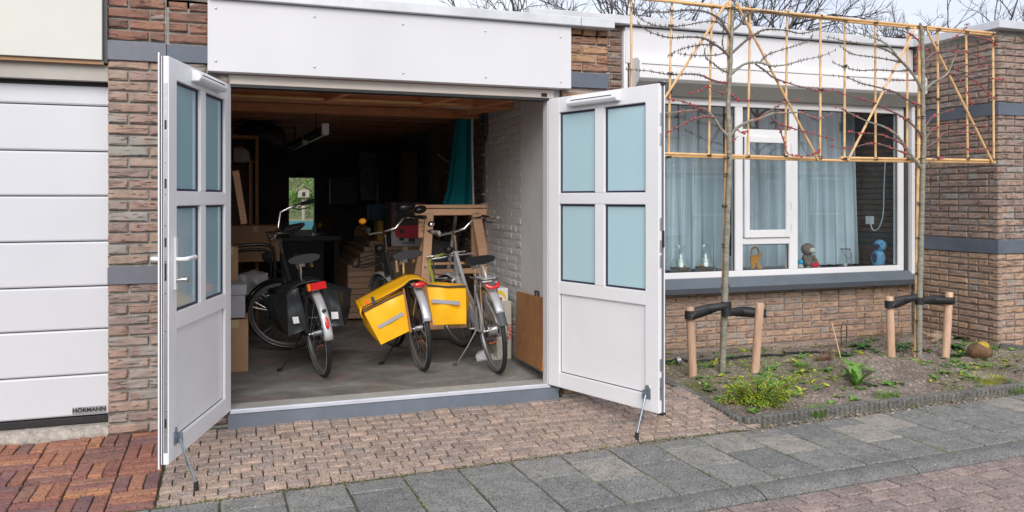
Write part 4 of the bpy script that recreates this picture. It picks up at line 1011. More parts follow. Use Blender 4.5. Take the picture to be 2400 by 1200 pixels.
MB().box(a.x - .3, 3.2, b.z - .03, b.x, 3.6, b.z).build('shelf', brownw, sh); MB().box(b.x - .03, 3.2, .15, b.x, 3.6, b.z - .03).build('side_panel', brownw, sh)
m_ = at(580, 380, y=3.2).z; MB().box(a.x - .3, 3.21, m_, b.x - .03, 3.6, m_ + .02).build('shelf', brownw, sh); MB().box(b.x - .09, 3.19, .9, b.x - .06, 3.21, m_).build('stile', brownw, sh)
MB().box(a.x - .3, 3.58, .15, b.x - .03, 3.6, b.z).build('back', cardd, sh)
tag(softbox(quad8([(548, 346), (578, 350), (588, 378), (548, 380)], [(548, 345), (574, 349), (584, 376), (548, 378)], 3.15, 3.4), wr=.02).build('cloth_bundle', mat('pale_cloth', (.45, .42, .38), .9, var=.2), smooth=True), 'crumpled pale cloth bundle in the upper left cabinet', 'cloth')
pk = MB().bar(at(552, 400, y=1.6), at(572, 524, y=1.75), .05, .02, (0, 1, 0)).build('plank_offcut', pine, bevel=.002); tag(pk, 'pale plank leaning at the left behind the door leaf', 'plank')
tag(softbox(quad8([(558, 300), (660, 298), (665, 345), (560, 318)], [(560, 295), (650, 295), (655, 330), (560, 315)], 3.4, 3.9), bulge=.05).build('roof_bag', black, smooth=True), 'dark sagging bag hanging under the ceiling at the left', 'bag')
# black tube chair / trolley
ch = thing('tube_frame', 'black bent tube frame of a chair beside the left bicycle', 'chair')
q = MB().tube([at(*p, y=2.0) for p in dens([(545, 577), (600, 573), (632, 576), (642, 592), (644, 640), (640, 700), (634, 760)])], .016, 10).tube([at(*p, y=2.3) for p in dens([(545, 590), (600, 585), (628, 590), (634, 610), (634, 760)])], .014, 10)
q.build('frame', blackg, ch, smooth=True); MB().tube([at(*p, y=2.0) for p in [(552, 692), (600, 690), (638, 694)]], .008, 8).build('rail', chrome, ch)
gb = softbox(quad8([(558, 645), (628, 640), (626, 688), (560, 692)], [(566, 640), (620, 640), (622, 685), (566, 688)], 1.95, 2.2), bulge=.03, wr=.04, n=12, seed=4).build('plastic_bag', mat('grey_film', (.33, .33, .35), .35, var=.2), smooth=True)
tag(gb, 'crumpled translucent grey plastic bag left of the black bicycle', 'bag')
# plank stack
ps = thing('plank_stack', 'stack of pale brown laminated boards behind the yellow pannier', 'stack of boards')
yb_ = 3.3
for i in range(13):
    z = FZ + .03 + i * .062; a = at(815 + max(0, (i - 8)) * 13, 700, y=yb_)
    MB().box(a.x, yb_ + ru(-.01, .01), z, 2.05, 4.6, z + .058).build('board', mat('laminated', (.38, .24, .16), .7, var=.15, scale=4, islands=.15) if 'laminated' not in MATS else MATS['laminated'], ps, bevel=.002)
# vacuum box on a dark carton
carton('large dark brown carton under the red vacuum cleaner box', 898, 577, 1000, 690, 2.75, .5, cardd, zb=FZ)
vb = thing('vacuum_box', 'printed vacuum cleaner box with a red machine on its front, behind the trestle', 'box')
a = at(917, 577, y=2.78); b = at(1000, 474, y=2.78)
MB().box(a.x, 2.78, a.z, b.x, 3.15, b.z).build('body', mat('dark_print', (.07, .012, .02), .5), vb, bevel=.003)
def dec(parent, pts, y, m, name='print', th=.0015): return MB().prism([at(*p, y=y) for p in pts], (0, th, 0)).build(name, m, parent)
dec(vb, [(917, 577), (1000, 577), (1000, 538), (917, 533)], 2.7775, mat('grey_print', (.36, .36, .39), .5))
dec(vb, [(925, 528), (985, 528), (987, 553), (980, 560), (932, 558), (926, 550)], 2.775, mat('red_print', (.42, .012, .03), .4))
dec(vb, [(929, 505), (938, 494), (960, 490), (985, 492), (990, 527), (928, 528)], 2.7745, blackg); dec(vb, [(937, 556), (946, 556), (948, 564), (935, 564)], 2.7735, black); dec(vb, [(958, 558), (972, 558), (973, 566), (957, 566)], 2.7735, black)
dec(vb, [(936, 541), (940, 537), (945, 538), (947, 543), (944, 548), (938, 547)], 2.7735, blackg)
p = at(958, 570, y=2.776); text('lettering', 'HVR200', black, vb, face_M((p.x, 2.7765, p.z), (1, 0, 0), (0, 0, 1)), .035, .0006, .001, 1.1)
# trestle
tr = thing('trestle', 'tall beech wood trestle with double top rail in front of the grey wall', 'trestle')
Y0, Y1 = 1.80, 2.14
def bar2(p, q, w, th, name, y=Y0, y2=None, m=pine):
    a = at(*p, y=y); b = at(*q, y=y if y2 is None else y2); MB().bar(a, b, th, w, (1, 0, 0)).build(name, m, tr, bevel=.003)
def hbar(px0, px1, py0, py1, y, dep, name='rail', dy=0):
    a = at(px0, py1, y=y); b = at(px1, py0 , y=y); zc = at(px0, py0, y=y).z
    MB().box(a.x, y, a.z, b.x, y + dep, zc).build(name, pine, tr, bevel=.003)
hbar(970, 1147, 480, 488, 1.76, .10); hbar(973, 1148, 490, 505, 1.77, .05); hbar(973, 1148, 490, 505, 1.86, .05)
hbar(1000, 1130, 616, 622, 1.80, .04); hbar(1000, 1140, 632, 644, 1.83, .04); hbar(1012, 1050, 646, 654, 1.83, .03)
hbar(996, 1110, 764, 774, 1.80, .05)
def leg4(a, b, c, d, y, y2, dep=.035):
    n = [at(*a, y=y), at(*b, y=y), at(*c, y=y2), at(*d, y=y2)]
    MB().prism(n, (0, dep, 0)).build('leg', pine, tr, bevel=.003)
leg4((997, 500), (1017, 500), (1005, 700), (985, 690), 1.755, 1.755); leg4((1106, 500), (1128, 500), (1168, 730), (1146, 740), 1.755, 1.755)
leg4((1000, 505), (1008, 505), (986, 660), (970, 650), 1.95, 2.1); leg4((1104, 505), (1116, 505), (1122, 640), (1108, 640), 1.95, 2.05)
leg4((1000, 640), (1018, 640), (1013, 770), (1000, 770), 1.84, 1.84)
a = at(981, 505, y=1.80); 
MB().prism([at(981, 505, y=1.80), at(997, 505, y=1.80), at(992, 557, y=1.80), at(981, 557, y=1.80)], (0, .03, 0)).build('slotted_post', pine, tr, bevel=.002)
k = MB()
for py in (512, 521, 531, 541): k.cyl(at(989, py, y=1.799), at(989, py, y=1.7985), .006, 10)
k.build('hole', black, tr)
k = MB()
for p in ((1007, 499), (1118, 499), (996, 626), (1009, 646)): c0 = at(*p, y=1.754); k.cyl(c0, c0 + Vector((0, -.008, 0)), .010, 10)
k.build('bolt', steel, tr)
# parasol
pa = thing('parasol', 'folded teal garden parasol hanging upright behind the trestle', 'parasol')
top = at(1092, 272, y=2.35); rows = []
prof = [(1075, 1107, 272), (1070, 1108, 290), (1064, 1109, 340), (1057, 1110, 400), (1050, 1111, 450), (1040, 1112, 486), (1046, 1112, 500)]
for (l, r_, py) in dens(prof, 3):
    A_, B_ = at(l, py, y=2.35), at(r_, py, y=2.35); c0 = (A_ + B_) / 2; w = (B_ - A_).length / 2; n_ = 36
    rows.append([c0 + Vector((math.cos(2 * math.pi * j / n_) * w * (1 + .10 * math.sin(j * 2 * math.pi / n_ * 7)), math.sin(2 * math.pi * j / n_) * w * .8 * (1 + .22 * math.sin(j * 2 * math.pi / n_ * 7)), 0)) for j in range(n_)])
cn = MB().grid(rows, True); cn.f.append(tuple(range(36))); cn.build('canopy', teal, pa, smooth=True)
MB().cyl(at(1072, 480, y=2.4), at(1050, 640, y=2.35), .019, 12).build('pole', mat('grey_pole', (.4, .4, .41), .5), pa, smooth=True); MB().cyl(top, top + Vector((0, 0, .05)), .012, 10).build('finial', MATS['grey_pole'], pa, smooth=True)
# dark panel behind, speaker-like sheets
pn = bx('metal_sheet', 1003, 565, 1075, 640, 2.6, .03, mat('ribbed_dark', (.07, .075, .085), .5)); tag(pn, 'dark ribbed panel standing behind the trestle', 'panel')
sk = thing('socket_strip', 'dark wall sockets seen through the trestle legs', 'socket')
for px, py in ((1094, 560), (1106, 560), (1094, 571), (1106, 571)):
    c0 = at(px, py, y=2.5); MB().box(c0.x - .02, 2.5, c0.z - .02, c0.x + .02, 2.52, c0.z + .02).build('socket', dgrey, sk, bevel=.002); MB().cyl((c0.x, 2.499, c0.z), (c0.x, 2.5, c0.z), .013, 12).build('socket_ring', alu, sk)
MB().box(at(1086, 545, y=2.5).x, 2.515, at(1086, 580, y=2.5).z, at(1114, 545, y=2.5).x, 2.54, at(1086, 548, y=2.5).z).build('back_plate', black, sk)
# flat brown case leaning on the wall
cs = thing('flat_case', 'flat brown wooden case with black handle leaning on the grey wall', 'case')
P = [at(1210, 682, y=.98), at(1287, 708, y=.37), at(1287, 875, y=.37), at(1204, 838, y=.98)]
P = [Vector((1.97, .98, FZ + .56)), Vector((1.97, .36, FZ + .56)), Vector((1.92, .36, FZ)), Vector((1.92, .98, FZ))]
P = [at(1210, 682, x=2.075), at(1281, 701, x=2.06), at(1270, 871, x=1.985), at(1206, 836, x=2.0)]
nn = (P[1] - P[0]).cross(P[3] - P[0]).normalized(); nn = nn if nn.x > 0 else -nn
MB().prism(P, nn * .028).build('body', brownw, cs, bevel=.004)
MB().prism([p + nn * .029 for p in P], nn * .02).build('back_half', brownw, cs, bevel=.004)
hp = P[0].lerp(P[1], .62) + nn * .02; dv = (P[1] - P[0]).normalized()
MB().tube([hp - dv * .035, hp - dv * .035 + Vector((0, 0, .035)), hp + dv * .035 + Vector((0, 0, .035)), hp + dv * .035], .006, 8).build('handle', black, cs, smooth=True)
# white printed appliance box and banana box
tb = thing('appliance_box', 'slim cream appliance box with red and black lettering standing behind the silver bicycle', 'box')
A_ = at(1187, 707, y=.94); B_ = at(1200, 843, y=.94)
a = at(1165, 843, y=.95); b = at(1199, 706, y=.95)
MB().box(a.x, .95, FZ, b.x, 1.2, b.z).build('body', mat('cream_card', (.52, .49, .42), .6, var=.1), tb, bevel=.004)
p = at(1195, 777, y=.948); text('lettering', 'TEFAL', mat('red_ink', (.6, .03, .03), .5), tb, face_M((p.x, .9485, p.z), (0, 0, -1), (1, 0, 0)), .042, .0005, .001, 1.15)
for i, tx in enumerate(('PIERRADE · GOURMET SET', 'PIERRE · RACLETTE GOURMET')):
    p = at(1189 - i * 6, 782, y=.948); text('lettering', tx, black, tb, face_M((p.x, .9485, p.z), (0, 0, -1), (1, 0, 0)), .016, .0004, .0002, .9)
bn = thing('fruit_box', 'white fruit box printed with a yellow banana, on the cream appliance box', 'box')
a = at(1157, 706, y=1.0); b = at(1191, 675, y=1.0); MB().box(a.x, 1.0, a.z - .01, b.x, 1.2, b.z).build('body', whitep, bn, bevel=.003)
pts = dens([(1160, 688), (1166, 682), (1176, 682), (1184, 690), (1187, 702)]); pin = dens([(1161, 692), (1167, 689), (1174, 690), (1180, 695), (1184, 703)])
MB().prism([at(*p, y=.998) for p in pts + pin[::-1]], (0, .0015, 0)).build('banana_print', mat('banana_ink', (.85, .6, .03), .5), bn)
pc = [at(*p, y=.9975) for p in [(1171, 698), (1176, 697), (1178, 702), (1174, 705), (1170, 703)]]; MB().prism(pc, (0, .001, 0)).build('red_print', mat('red_ink2', (.6, .05, .05), .5), bn)
tag(softbox(quad8([(1116, 832), (1150, 838), (1196, 842), (1118, 848)], [(1122, 822), (1150, 828), (1190, 836), (1122, 838)], .95, 1.05), n=10, bulge=.01, wr=.02).build('white_cloth', mat('white_cloth', (.6, .6, .62), .9), smooth=True), 'crumpled white cloth on the floor behind the silver bicycle wheel', 'cloth')
# pipes on the right wall
pp = thing('pipework', 'thin vertical pipes and junction box where the painted wall ends', 'pipe')
MB().tube([at(1134, 258, x=2.09), at(1134, 420, x=2.09), at(1134, 476, x=2.09)], .010, 8).tube([at(1140, 262, x=2.08), at(1141, 310, x=2.08), at(1137, 332, x=2.08)], .009, 8).tube([at(*p, y=1.87) for p in dens([(1118, 262), (1128, 272), (1131, 290), (1131, 318)])], .011, 8).build('pipe', dgrey, pp, smooth=True)
MB().tube([at(1107, 275, y=2.0), at(1107, 350, y=2.0), at(1110, 480, y=2.0)], .010, 8).build('conduit', whitep, pp, smooth=True)
c0 = at(1133, 484, x=2.09); MB().box(c0.x - .02, c0.y - .04, c0.z - .05, c0.x + .015, c0.y + .04, c0.z + .03).build('junction_box', mat('old_white', (.5, .5, .48), .5), pp, bevel=.004)
k = MB()
for px, py in ((1134, 364), (1134, 455), (1141, 290), (1131, 292), (1107, 292), (1109, 341)): c0 = at(px, py, x=2.09 if px > 1125 else 2.12); k.box(c0.x - .018, c0.y - .018, c0.z - .008, c0.x + .018, c0.y + .018, c0.z + .008)
k.build('pipe_clip', alu, pp)
# fluorescent fitting
fl = thing('strip_light', 'unlit fluorescent strip fitting hanging under the plank ceiling', 'lamp')
A_, B_ = at(762, 300, y=1.95), at(678, 352, y=4.6); B_.z = A_.z
for t0, t1 in ((.03, .46), (.52, .97)):
    MB().bar(A_.lerp(B_, t0), A_.lerp(B_, t1), .05, .05).build('housing', dgrey, fl, bevel=.004)
    MB().cyl(A_.lerp(B_, t0 + .02) + Vector((.02, 0, -.04)), A_.lerp(B_, t1 - .02) + Vector((.02, 0, -.04)), .013, 10).build('tube', mat('lamp_tube', (.78, .9, .92), .15) if 'lamp_tube' not in MATS else MATS['lamp_tube'], fl, smooth=True)
MB().box(A_.x - .03, A_.y - .03, A_.z - .06, A_.x + .03, A_.y + .02, A_.z + .04).build('end_cap', whitep, fl, bevel=.006); c0 = A_.lerp(B_, .49); MB().box(c0.x - .03, c0.y - .05, c0.z - .06, c0.x + .03, c0.y + .05, c0.z + .03).build('holder', alu, fl, bevel=.005)
MB().cyl(A_.lerp(B_, .2), A_.lerp(B_, .2) + Vector((0, 0, .2)), .006, 6).cyl(A_.lerp(B_, .8), A_.lerp(B_, .8) + Vector((0, 0, .2)), .006, 6).build('hanger', dgrey, fl)
# workbench and dark things deep in the garage
wb = thing('workbench', 'dark workbench with drawers deep in the garage', 'workbench')
a = at(655, 560, y=4.4); b = at(800, 548, y=4.4); MB().box(a.x, 4.4, a.z - .03, b.x, 5.1, a.z + .03).build('top', blackg, wb, bevel=.004)
MB().box(a.x + .02, 4.43, .15, a.x + .5, 5.05, a.z - .03).build('drawer_block', black, wb, bevel=.004); MB().box(b.x - .08, 4.43, .15, b.x - .02, 5.05, a.z - .03).build('leg', black, wb)
gx = bx('glass_tank', 682, 538, 732, 556, 4.5, .3, mat('grey_green_glass', (.2, .3, .3), .2)); tag(gx, 'greyish glass tank on the bench below the back window', 'tank')
bt = thing('bottle', 'small clear bottle on the bench at the window corner', 'bottle'); c0 = at(737, 540, y=4.45); c0.z = at(737, 545, y=4.4).z
MB().lathe([(.022, 0), (.025, .01), (.025, .06), (.01, .09), (.008, .12), (.01, .125)], 12).build('body', mat('bottle_glass', (.35, .42, .42), .15), bt, smooth=True); MB().cyl((0, 0, .125), (0, 0, .14), .011, 10).build('cap', dgrey, bt); bt.location = c0
ob = MB().ball(at(749, 528, y=4.45), .028, 12).build('yellow_reel', mat('dull_yellow', (.6, .35, .03), .5), smooth=True); tag(ob, 'small orange yellow reel on the dark bench', 'reel')
for nm, lb, px0, py0, px1, py1, y, m_, cat_ in (
    ('tall_cabinet', 'pale cabinet faintly lit at the back of the garage', 845, 357, 890, 470, 6.3, mat('dull_white', (.30, .32, .35), .7, var=.3), 'cabinet'),
    ('cabinet', 'low grey green cabinet at the back wall right of the window', 775, 415, 838, 480, 6.5, mat('dull_green', (.13, .17, .16), .7), 'cabinet'),
    ('hanging_jacket', 'dark jacket hanging in front of the pale cabinet', 888, 350, 925, 500, 5.6, black, 'jacket'),
    ('carton_pile', 'brown cartons stacked high in the dark at the right', 945, 355, 980, 470, 4.6, cardd, 'boxes'),
    ('blue_crate', 'blue crate in the shade left of the vacuum box', 868, 478, 912, 516, 3.6, mat('blue_crate', (.02, .06, .14), .5), 'crate'),
    ('yellow_board', 'narrow ochre board standing beside the vacuum box', 885, 516, 900, 600, 3.4, mat('ochre', (.38, .24, .03), .6), 'board')):
    o = bx(nm, px0, py0, px1, py1, y, .25, m_, bevel=.01); tag(o, lb, cat_)
dk = MB().lathe([(0, 0), (.10, 0), (.10, .04), (0, .04)], 24, at(850, 545, y=4.6), Matrix.Rotation(R(90), 4, 'X')).build('orange_disc', mat('dull_orange', (.45, .2, .03), .5), bevel=.004); tag(dk, 'round dull orange reel in the dark behind the middle bicycle', 'reel')
gl = thing('wall_bicycle', 'bicycle parts hanging on the dark brick wall left of the parasol', 'bicycle frame')
MB().tube([at(*p, y=3.0) for p in [(1026, 362), (1040, 372), (1054, 382)]], .012, 8).tube([at(*p, y=3.0) for p in [(1045, 402), (1052, 405)]], .018, 8).build('frame', alu, gl, smooth=True)
k = MB()
for i in range(14): c0 = at(1038 + 5 * math.sin(i * .22), 385 + i * 7, y=3.0); k.box(c0.x - .008, c0.y, c0.z - .003, c0.x + .008, c0.y + .01, c0.z + .003)
k.build('chain', alu, gl)
tag(bx('dark_picture_frame', 985, 330, 1045, 520, 4.2, .04, black), 'large dark frame leaning high against the right inner wall', 'frame')
# ---- garden seen through the little back window
pond = MB().box(-1, 9.5, .55, 4, 9.6, 1.03).build('blue_screen', mat('pool_blue', (.12, .42, .50), .5, var=.1)); tag(pond, 'light blue panel of a garden pool seen through the back window', 'pool')
MB().box(-6, 7.05, -.1, 8, 24, .0).build('back_garden', mat('far_grass', (.16, .17, .06), .95, var=.5, scale=3, c2=(.2, .14, .08)), kind='structure')
MB().box(-4, 9.65, .0, 7, 13.0, .98).build('garden_bank', MATS['far_grass'], kind='structure')
nh = thing('bird_house', 'small wooden bird house with a shingled roof outside the back window', 'bird house', at(711, 453, y=10.3))
MB().box(-.10, -.1, -.08, .10, .1, .07).build('body', mat('grey_wood', (.45, .40, .35), .8, var=.2), nh, bevel=.004)
for s_ in (-1, 1): MB().prism([(0, -.14, .17), (s_ * .17, -.14, .05), (s_ * .17, -.14, .035), (0, -.14, .15)], (0, .28, 0)).build('roof', mat('thatch', (.30, .22, .17), .9, var=.4, scale=30) if 'thatch' not in MATS else MATS['thatch'], nh)
MB().box(-.03, -.102, -.06, .03, -.1, .02).build('opening', black, nh); MB().cyl((0, 0, -.08), (0, 0, -.5), .03, 8).build('post', MATS['grey_wood'], nh)

hm = MB(); rr = random.Random(9)
for i in range(5000):
    x = rr.uniform(-3, 6); z = rr.uniform(.9, 2.9) ; y = 13.2 + rr.uniform(0, .8) + .3 * math.sin(x * 3)
    e = Vector((rr.uniform(-1, 1), rr.uniform(-1, 1), rr.uniform(-1, 1))).normalized() * .07; s_ = e.orthogonal().normalized() * .03; p = Vector((x, y, z + .25 * math.sin(x * 2.3))); hm.add([p - s_, p + s_, p + e], [(0, 1, 2)])
hd = hm.build('hedge', mat('hedge_leaf', (.13, .17, .07), .7, var=.5, islands=.5), kind='stuff')
MB().box(-3, 13.6, .5, 6, 13.9, 2.2).build('hedge_core', MATS['hedge_leaf'], hd)
for k_, (px, py, s0, lb) in enumerate(((692, 462, .16, 'green shrub left of the bird house outside the back window'), (735, 470, .14, 'green shrub right of the bird house outside the back window'), (738, 440, .25, 'tall light green shrub at the right of the back window'))):
    p = at(px, py, y=10.6); m_ = MB()
    for i in range(500):
        d = Vector((rr.gauss(0, 1), rr.gauss(0, 1), rr.gauss(0, 1))).normalized() * s0 * rr.random() ** .4; e = Vector((rr.uniform(-1, 1), rr.uniform(-1, 1), rr.uniform(-1, 1))).normalized() * .04; s_ = e.orthogonal().normalized() * .014; m_.add([d - s_, d + s_, d + e], [(0, 1, 2)])
    tag(m_.build('garden_shrub', leafg, loc=p), lb, 'shrub')
# ================================================================== BEHIND THE WINDOW
cur = mat('curtain', (.56, .64, .69), .8, var=.12, scale=2)
cb = cur.node_tree.nodes['Principled BSDF']; cb.inputs['Transmission Weight'].default_value = 0
def curtain(label, x0, x1, y, z0, z1, n, amp, flare=0.):
    rows = []; rr = random.Random(int(x0 * 100)); ph = [rr.uniform(-.6, .6) for _ in range(60)]; am = [rr.uniform(.5, 1.3) for _ in range(60)]
    for k in range(9):
        t = k / 8; r_ = []
        for i in range(n * 10 + 1):
            s_ = i / (n * 10); q = i / 10; a = am[int(q)] * amp
            r_.append(((x0 + (x1 - x0) * s_) + flare * s_ * (math.exp(-((t - .25) / .3) ** 2)) * .0 + flare * s_ * (1 - t) * .6 + .02 * math.sin(q * 3 + t * 2), y + a * math.sin(2 * math.pi * q + ph[int(q)] * t) , z0 + (z1 - z0) * t))
        rows.append(r_)
    o = MB().grid(rows).build('curtain', cur, smooth=True); tag(o, label, 'curtain'); return o
curtain('pale blue curtain with deep folds behind the leftmost pane', at(1520, 400, y=2.1).x, at(1690, 400, y=2.1).x, 2.1, .70, 2.42, 13, .035)
curtain('pale curtain behind the narrow middle casement', at(1738, 400, y=2.1).x, at(1856, 400, y=2.1).x, 2.1, .70, 2.42, 8, .03)
curtain('wide pale blue curtain behind the right hand pane', at(1862, 400, y=2.1).x, at(2000, 400, y=2.1).x, 2.1, .70, 2.42, 12, .035, .12)
ZS = .701
def vase(px, py, label):
    c = at(px, py, y=1.62); t = thing('glass_vase', label, 'vase', (c.x, 1.64, ZS)); t.scale = (1.12, 1.12, 1.05)
    MB().lathe([(.02, 0), (.055, .004), (.088, .035), (.092, .07), (.07, .12), (.045, .17), (.042, .22), (.055, .27)], 20).build('glass', vaseg, t, smooth=True)
    MB().lathe([(.02, .006), (.052, .010), (.083, .037), (.086, .06), (0, .065)], 16).build('pebbles', mat('vase_pebbles', (.15, .11, .07), .8, var=.6, scale=60, bmp=1.) if 'vase_pebbles' not in MATS else MATS['vase_pebbles'], t)
    MB().lathe([(.032, .066), (.034, .14), (.012, .142), (.0, .15)], 14).build('candle', mat('candle_wax', (.62, .66, .58), .5) if 'candle_wax' not in MATS else MATS['candle_wax'], t, smooth=True)
    for k in range(3): MB().ball((ru(-.04, .04), -.02 + ru(-.02, .02), .075), .018, 8, (1.6, .8, .5)).build('shell', mat('shell', (.55, .3, .16), .5) if 'shell' not in MATS else MATS['shell'], t, smooth=True)
vase(1597, 630, 'round bellied glass vase with candle, left of the two on the window sill'); vase(1655, 628, 'glass vase with pale candle nearest the slim tree trunk')
# wooden cat figure
cat_ = thing('wooden_cat', 'flat orange wooden cat figure with an arched tail in the small lower pane', 'figurine')
def outl(pts, y=1.62): return [at(*p, y=y) for p in pts]
body = outl([(1762, 629), (1760, 604), (1759, 588), (1762, 581), (1769, 579), (1777, 581), (1780, 595), (1787, 597), (1783, 604), (1778, 607), (1777, 618), (1788, 628), (1778, 629), (1774, 619), (1768, 618), (1768, 629)])
body = outl([(1762, 630), (1760, 600), (1782, 597), (1787, 597), (1784, 603), (1779, 606), (1778, 618), (1789, 629), (1777, 630), (1773, 616), (1769, 616), (1768, 630)])
MB().prism(body, (0, .02, 0)).build('body', mat('orange_wood', (.62, .27, .05), .6), cat_, bevel=.003)
MB().tube(outl(dens([(1762, 602), (1761, 588), (1765, 581), (1772, 580), (1777, 586), (1778, 598)])), .008, 8).build('tail', MATS['orange_wood'], cat_, smooth=True)
MB().cyl(at(1781, 601, y=1.615), at(1781, 601, y=1.613), .003, 8).build('eye', black, cat_)
# plush sloth-like toy
pl = thing('plush_toy', 'grey brown plush animal with white face holding a red heart', 'soft toy'); c = at(1892, 600, y=1.66)
fur = mat('fur', (.25, .19, .15), .95, var=.3, scale=40, bmp=1., bscale=150); wf = mat('white_fur', (.7, .67, .62), .95, bmp=.8, bscale=150)
MB().ball((c.x, 1.66, ZS + .09), .062, 14, (1, .85, 1.45)).build('body', fur, pl, smooth=True)
h = MB().ball((c.x - .01, 1.64, ZS + .21), .066, 16, (1.12, .95, .95)).build('head', fur, pl, smooth=True)
MB().ball((c.x + .005, 1.582, ZS + .20), .036, 12, (1.2, .6, .8)).build('face', wf, h, smooth=True); MB().ball((c.x + .018, 1.575, ZS + .205), .009, 8).ball((c.x - .012, 1.578, ZS + .215), .006, 8).ball((c.x + .035, 1.585, ZS + .215), .006, 8).build('nose', black, h, smooth=True)
MB().tube([(c.x - .05, 1.64, ZS + .14), (c.x - .06, 1.60, ZS + .07), (c.x - .01, 1.57, ZS + .05)], [.022, .02, .018], 10).tube([(c.x + .05, 1.64, ZS + .14), (c.x + .065, 1.60, ZS + .08), (c.x + .03, 1.57, ZS + .05)], [.022, .02, .018], 10).build('arm', fur, pl, smooth=True)
MB().ball((c.x - .05, 1.58, ZS + .02), .026, 10, (1, 1.3, .8)).ball((c.x + .07, 1.58, ZS + .02), .026, 10, (1.2, 1.2, .8)).build('foot', wf, pl, smooth=True)
MB().ball((c.x - .012, 1.55, ZS + .052), .028, 12, (1, .6, 1)).ball((c.x + .028, 1.55, ZS + .055), .028, 12, (1, .6, 1)).ball((c.x + .008, 1.55, ZS + .034), .028, 12, (1, .6, .9)).build('heart', mat('heart_red', (.6, .01, .03), .8), pl, smooth=True)
bl = thing('blue_toy', 'small turquoise and white toy standing left of the plush animal', 'toy'); c = at(1876, 612, y=1.6)
MB().lathe([(0, 0), (.028, 0), (.030, .03), (.022, .06), (0, .065)], 12, (c.x, 1.60, ZS)).build('body', wf, bl, smooth=True); MB().ball((c.x, 1.60, ZS + .085), .028, 12).build('head', mat('turquoise', (.02, .42, .65), .6), bl, smooth=True)
# lantern jar
lj = thing('glass_lantern', 'tapered clear glass lantern with a wire handle on the sill', 'lantern'); c = at(1981, 600, y=1.66)
MB().lathe([(.07, 0), (.072, .01), (.05, .18), (.052, .20)], 18, (c.x, 1.66, ZS)).build('glass', vaseg, lj, smooth=True)
MB().tube([(c.x + .052 * math.cos(i * .3927), 1.66 + .052 * math.sin(i * .3927), ZS + .2) for i in range(16)], .003, 6, closed=True).tube([(c.x - .052, 1.655, ZS + .2), (c.x - .04, 1.61, ZS + .12), (c.x, 1.60, ZS + .105), (c.x + .04, 1.61, ZS + .12), (c.x + .052, 1.655, ZS + .2)], .0025, 6).tube([(c.x + .071 * math.cos(i * .3927), 1.66 + .071 * math.sin(i * .3927), ZS + .004) for i in range(16)], .003, 6, closed=True).build('wire', dgrey, lj, smooth=True)
MB().cyl((c.x, 1.66, ZS + .005), (c.x, 1.66, ZS + .05), .02, 12).build('tealight', MATS['candle_wax'], lj)
# blue plush bird
pb_ = thing('plush_bird', 'light blue plush bird with dark beak in the right corner of the window', 'soft toy'); c = at(2062, 600, y=1.66)
bf = mat('blue_fur', (.14, .36, .58), .95, var=.2, scale=30, bmp=.8, bscale=120)
MB().ball((c.x, 1.68, ZS + .09), .075, 14, (1, .9, 1.3)).build('body', bf, pb_, smooth=True); h = MB().ball((c.x + .012, 1.67, ZS + .225), .066, 14, (1.05, .95, 1)).build('head', bf, pb_, smooth=True)
MB().ball((c.x - .06, 1.64, ZS + .22), .032, 10, (1.2, .8, .9)).build('beak', mat('navy', (.02, .03, .08), .7), h, smooth=True); MB().ball((c.x - .02, 1.612, ZS + .25), .007, 8).build('eye', black, h)
MB().ball((c.x - .07, 1.66, ZS + .10), .03, 10, (.7, 1, 1.8)).build('wing', MATS['navy'], pb_, smooth=True)
# socket with cord on the side wall
sc_ = thing('wall_socket', 'white plug in a wall socket with a hanging cord inside the room', 'socket')
c = at(2040, 516, x=6.59); MB().box(6.565, c.y - .05, c.z - .045, 6.60, c.y + .05, c.z + .045).build('socket', whitep, sc_, bevel=.006)
MB().tube([at(*p, x=6.56) for p in dens([(2041, 524), (2044, 536), (2052, 540), (2062, 530), (2070, 500), (2072, 440), (2075, 370)])], .006, 8).build('cord', whitep, sc_, smooth=True)
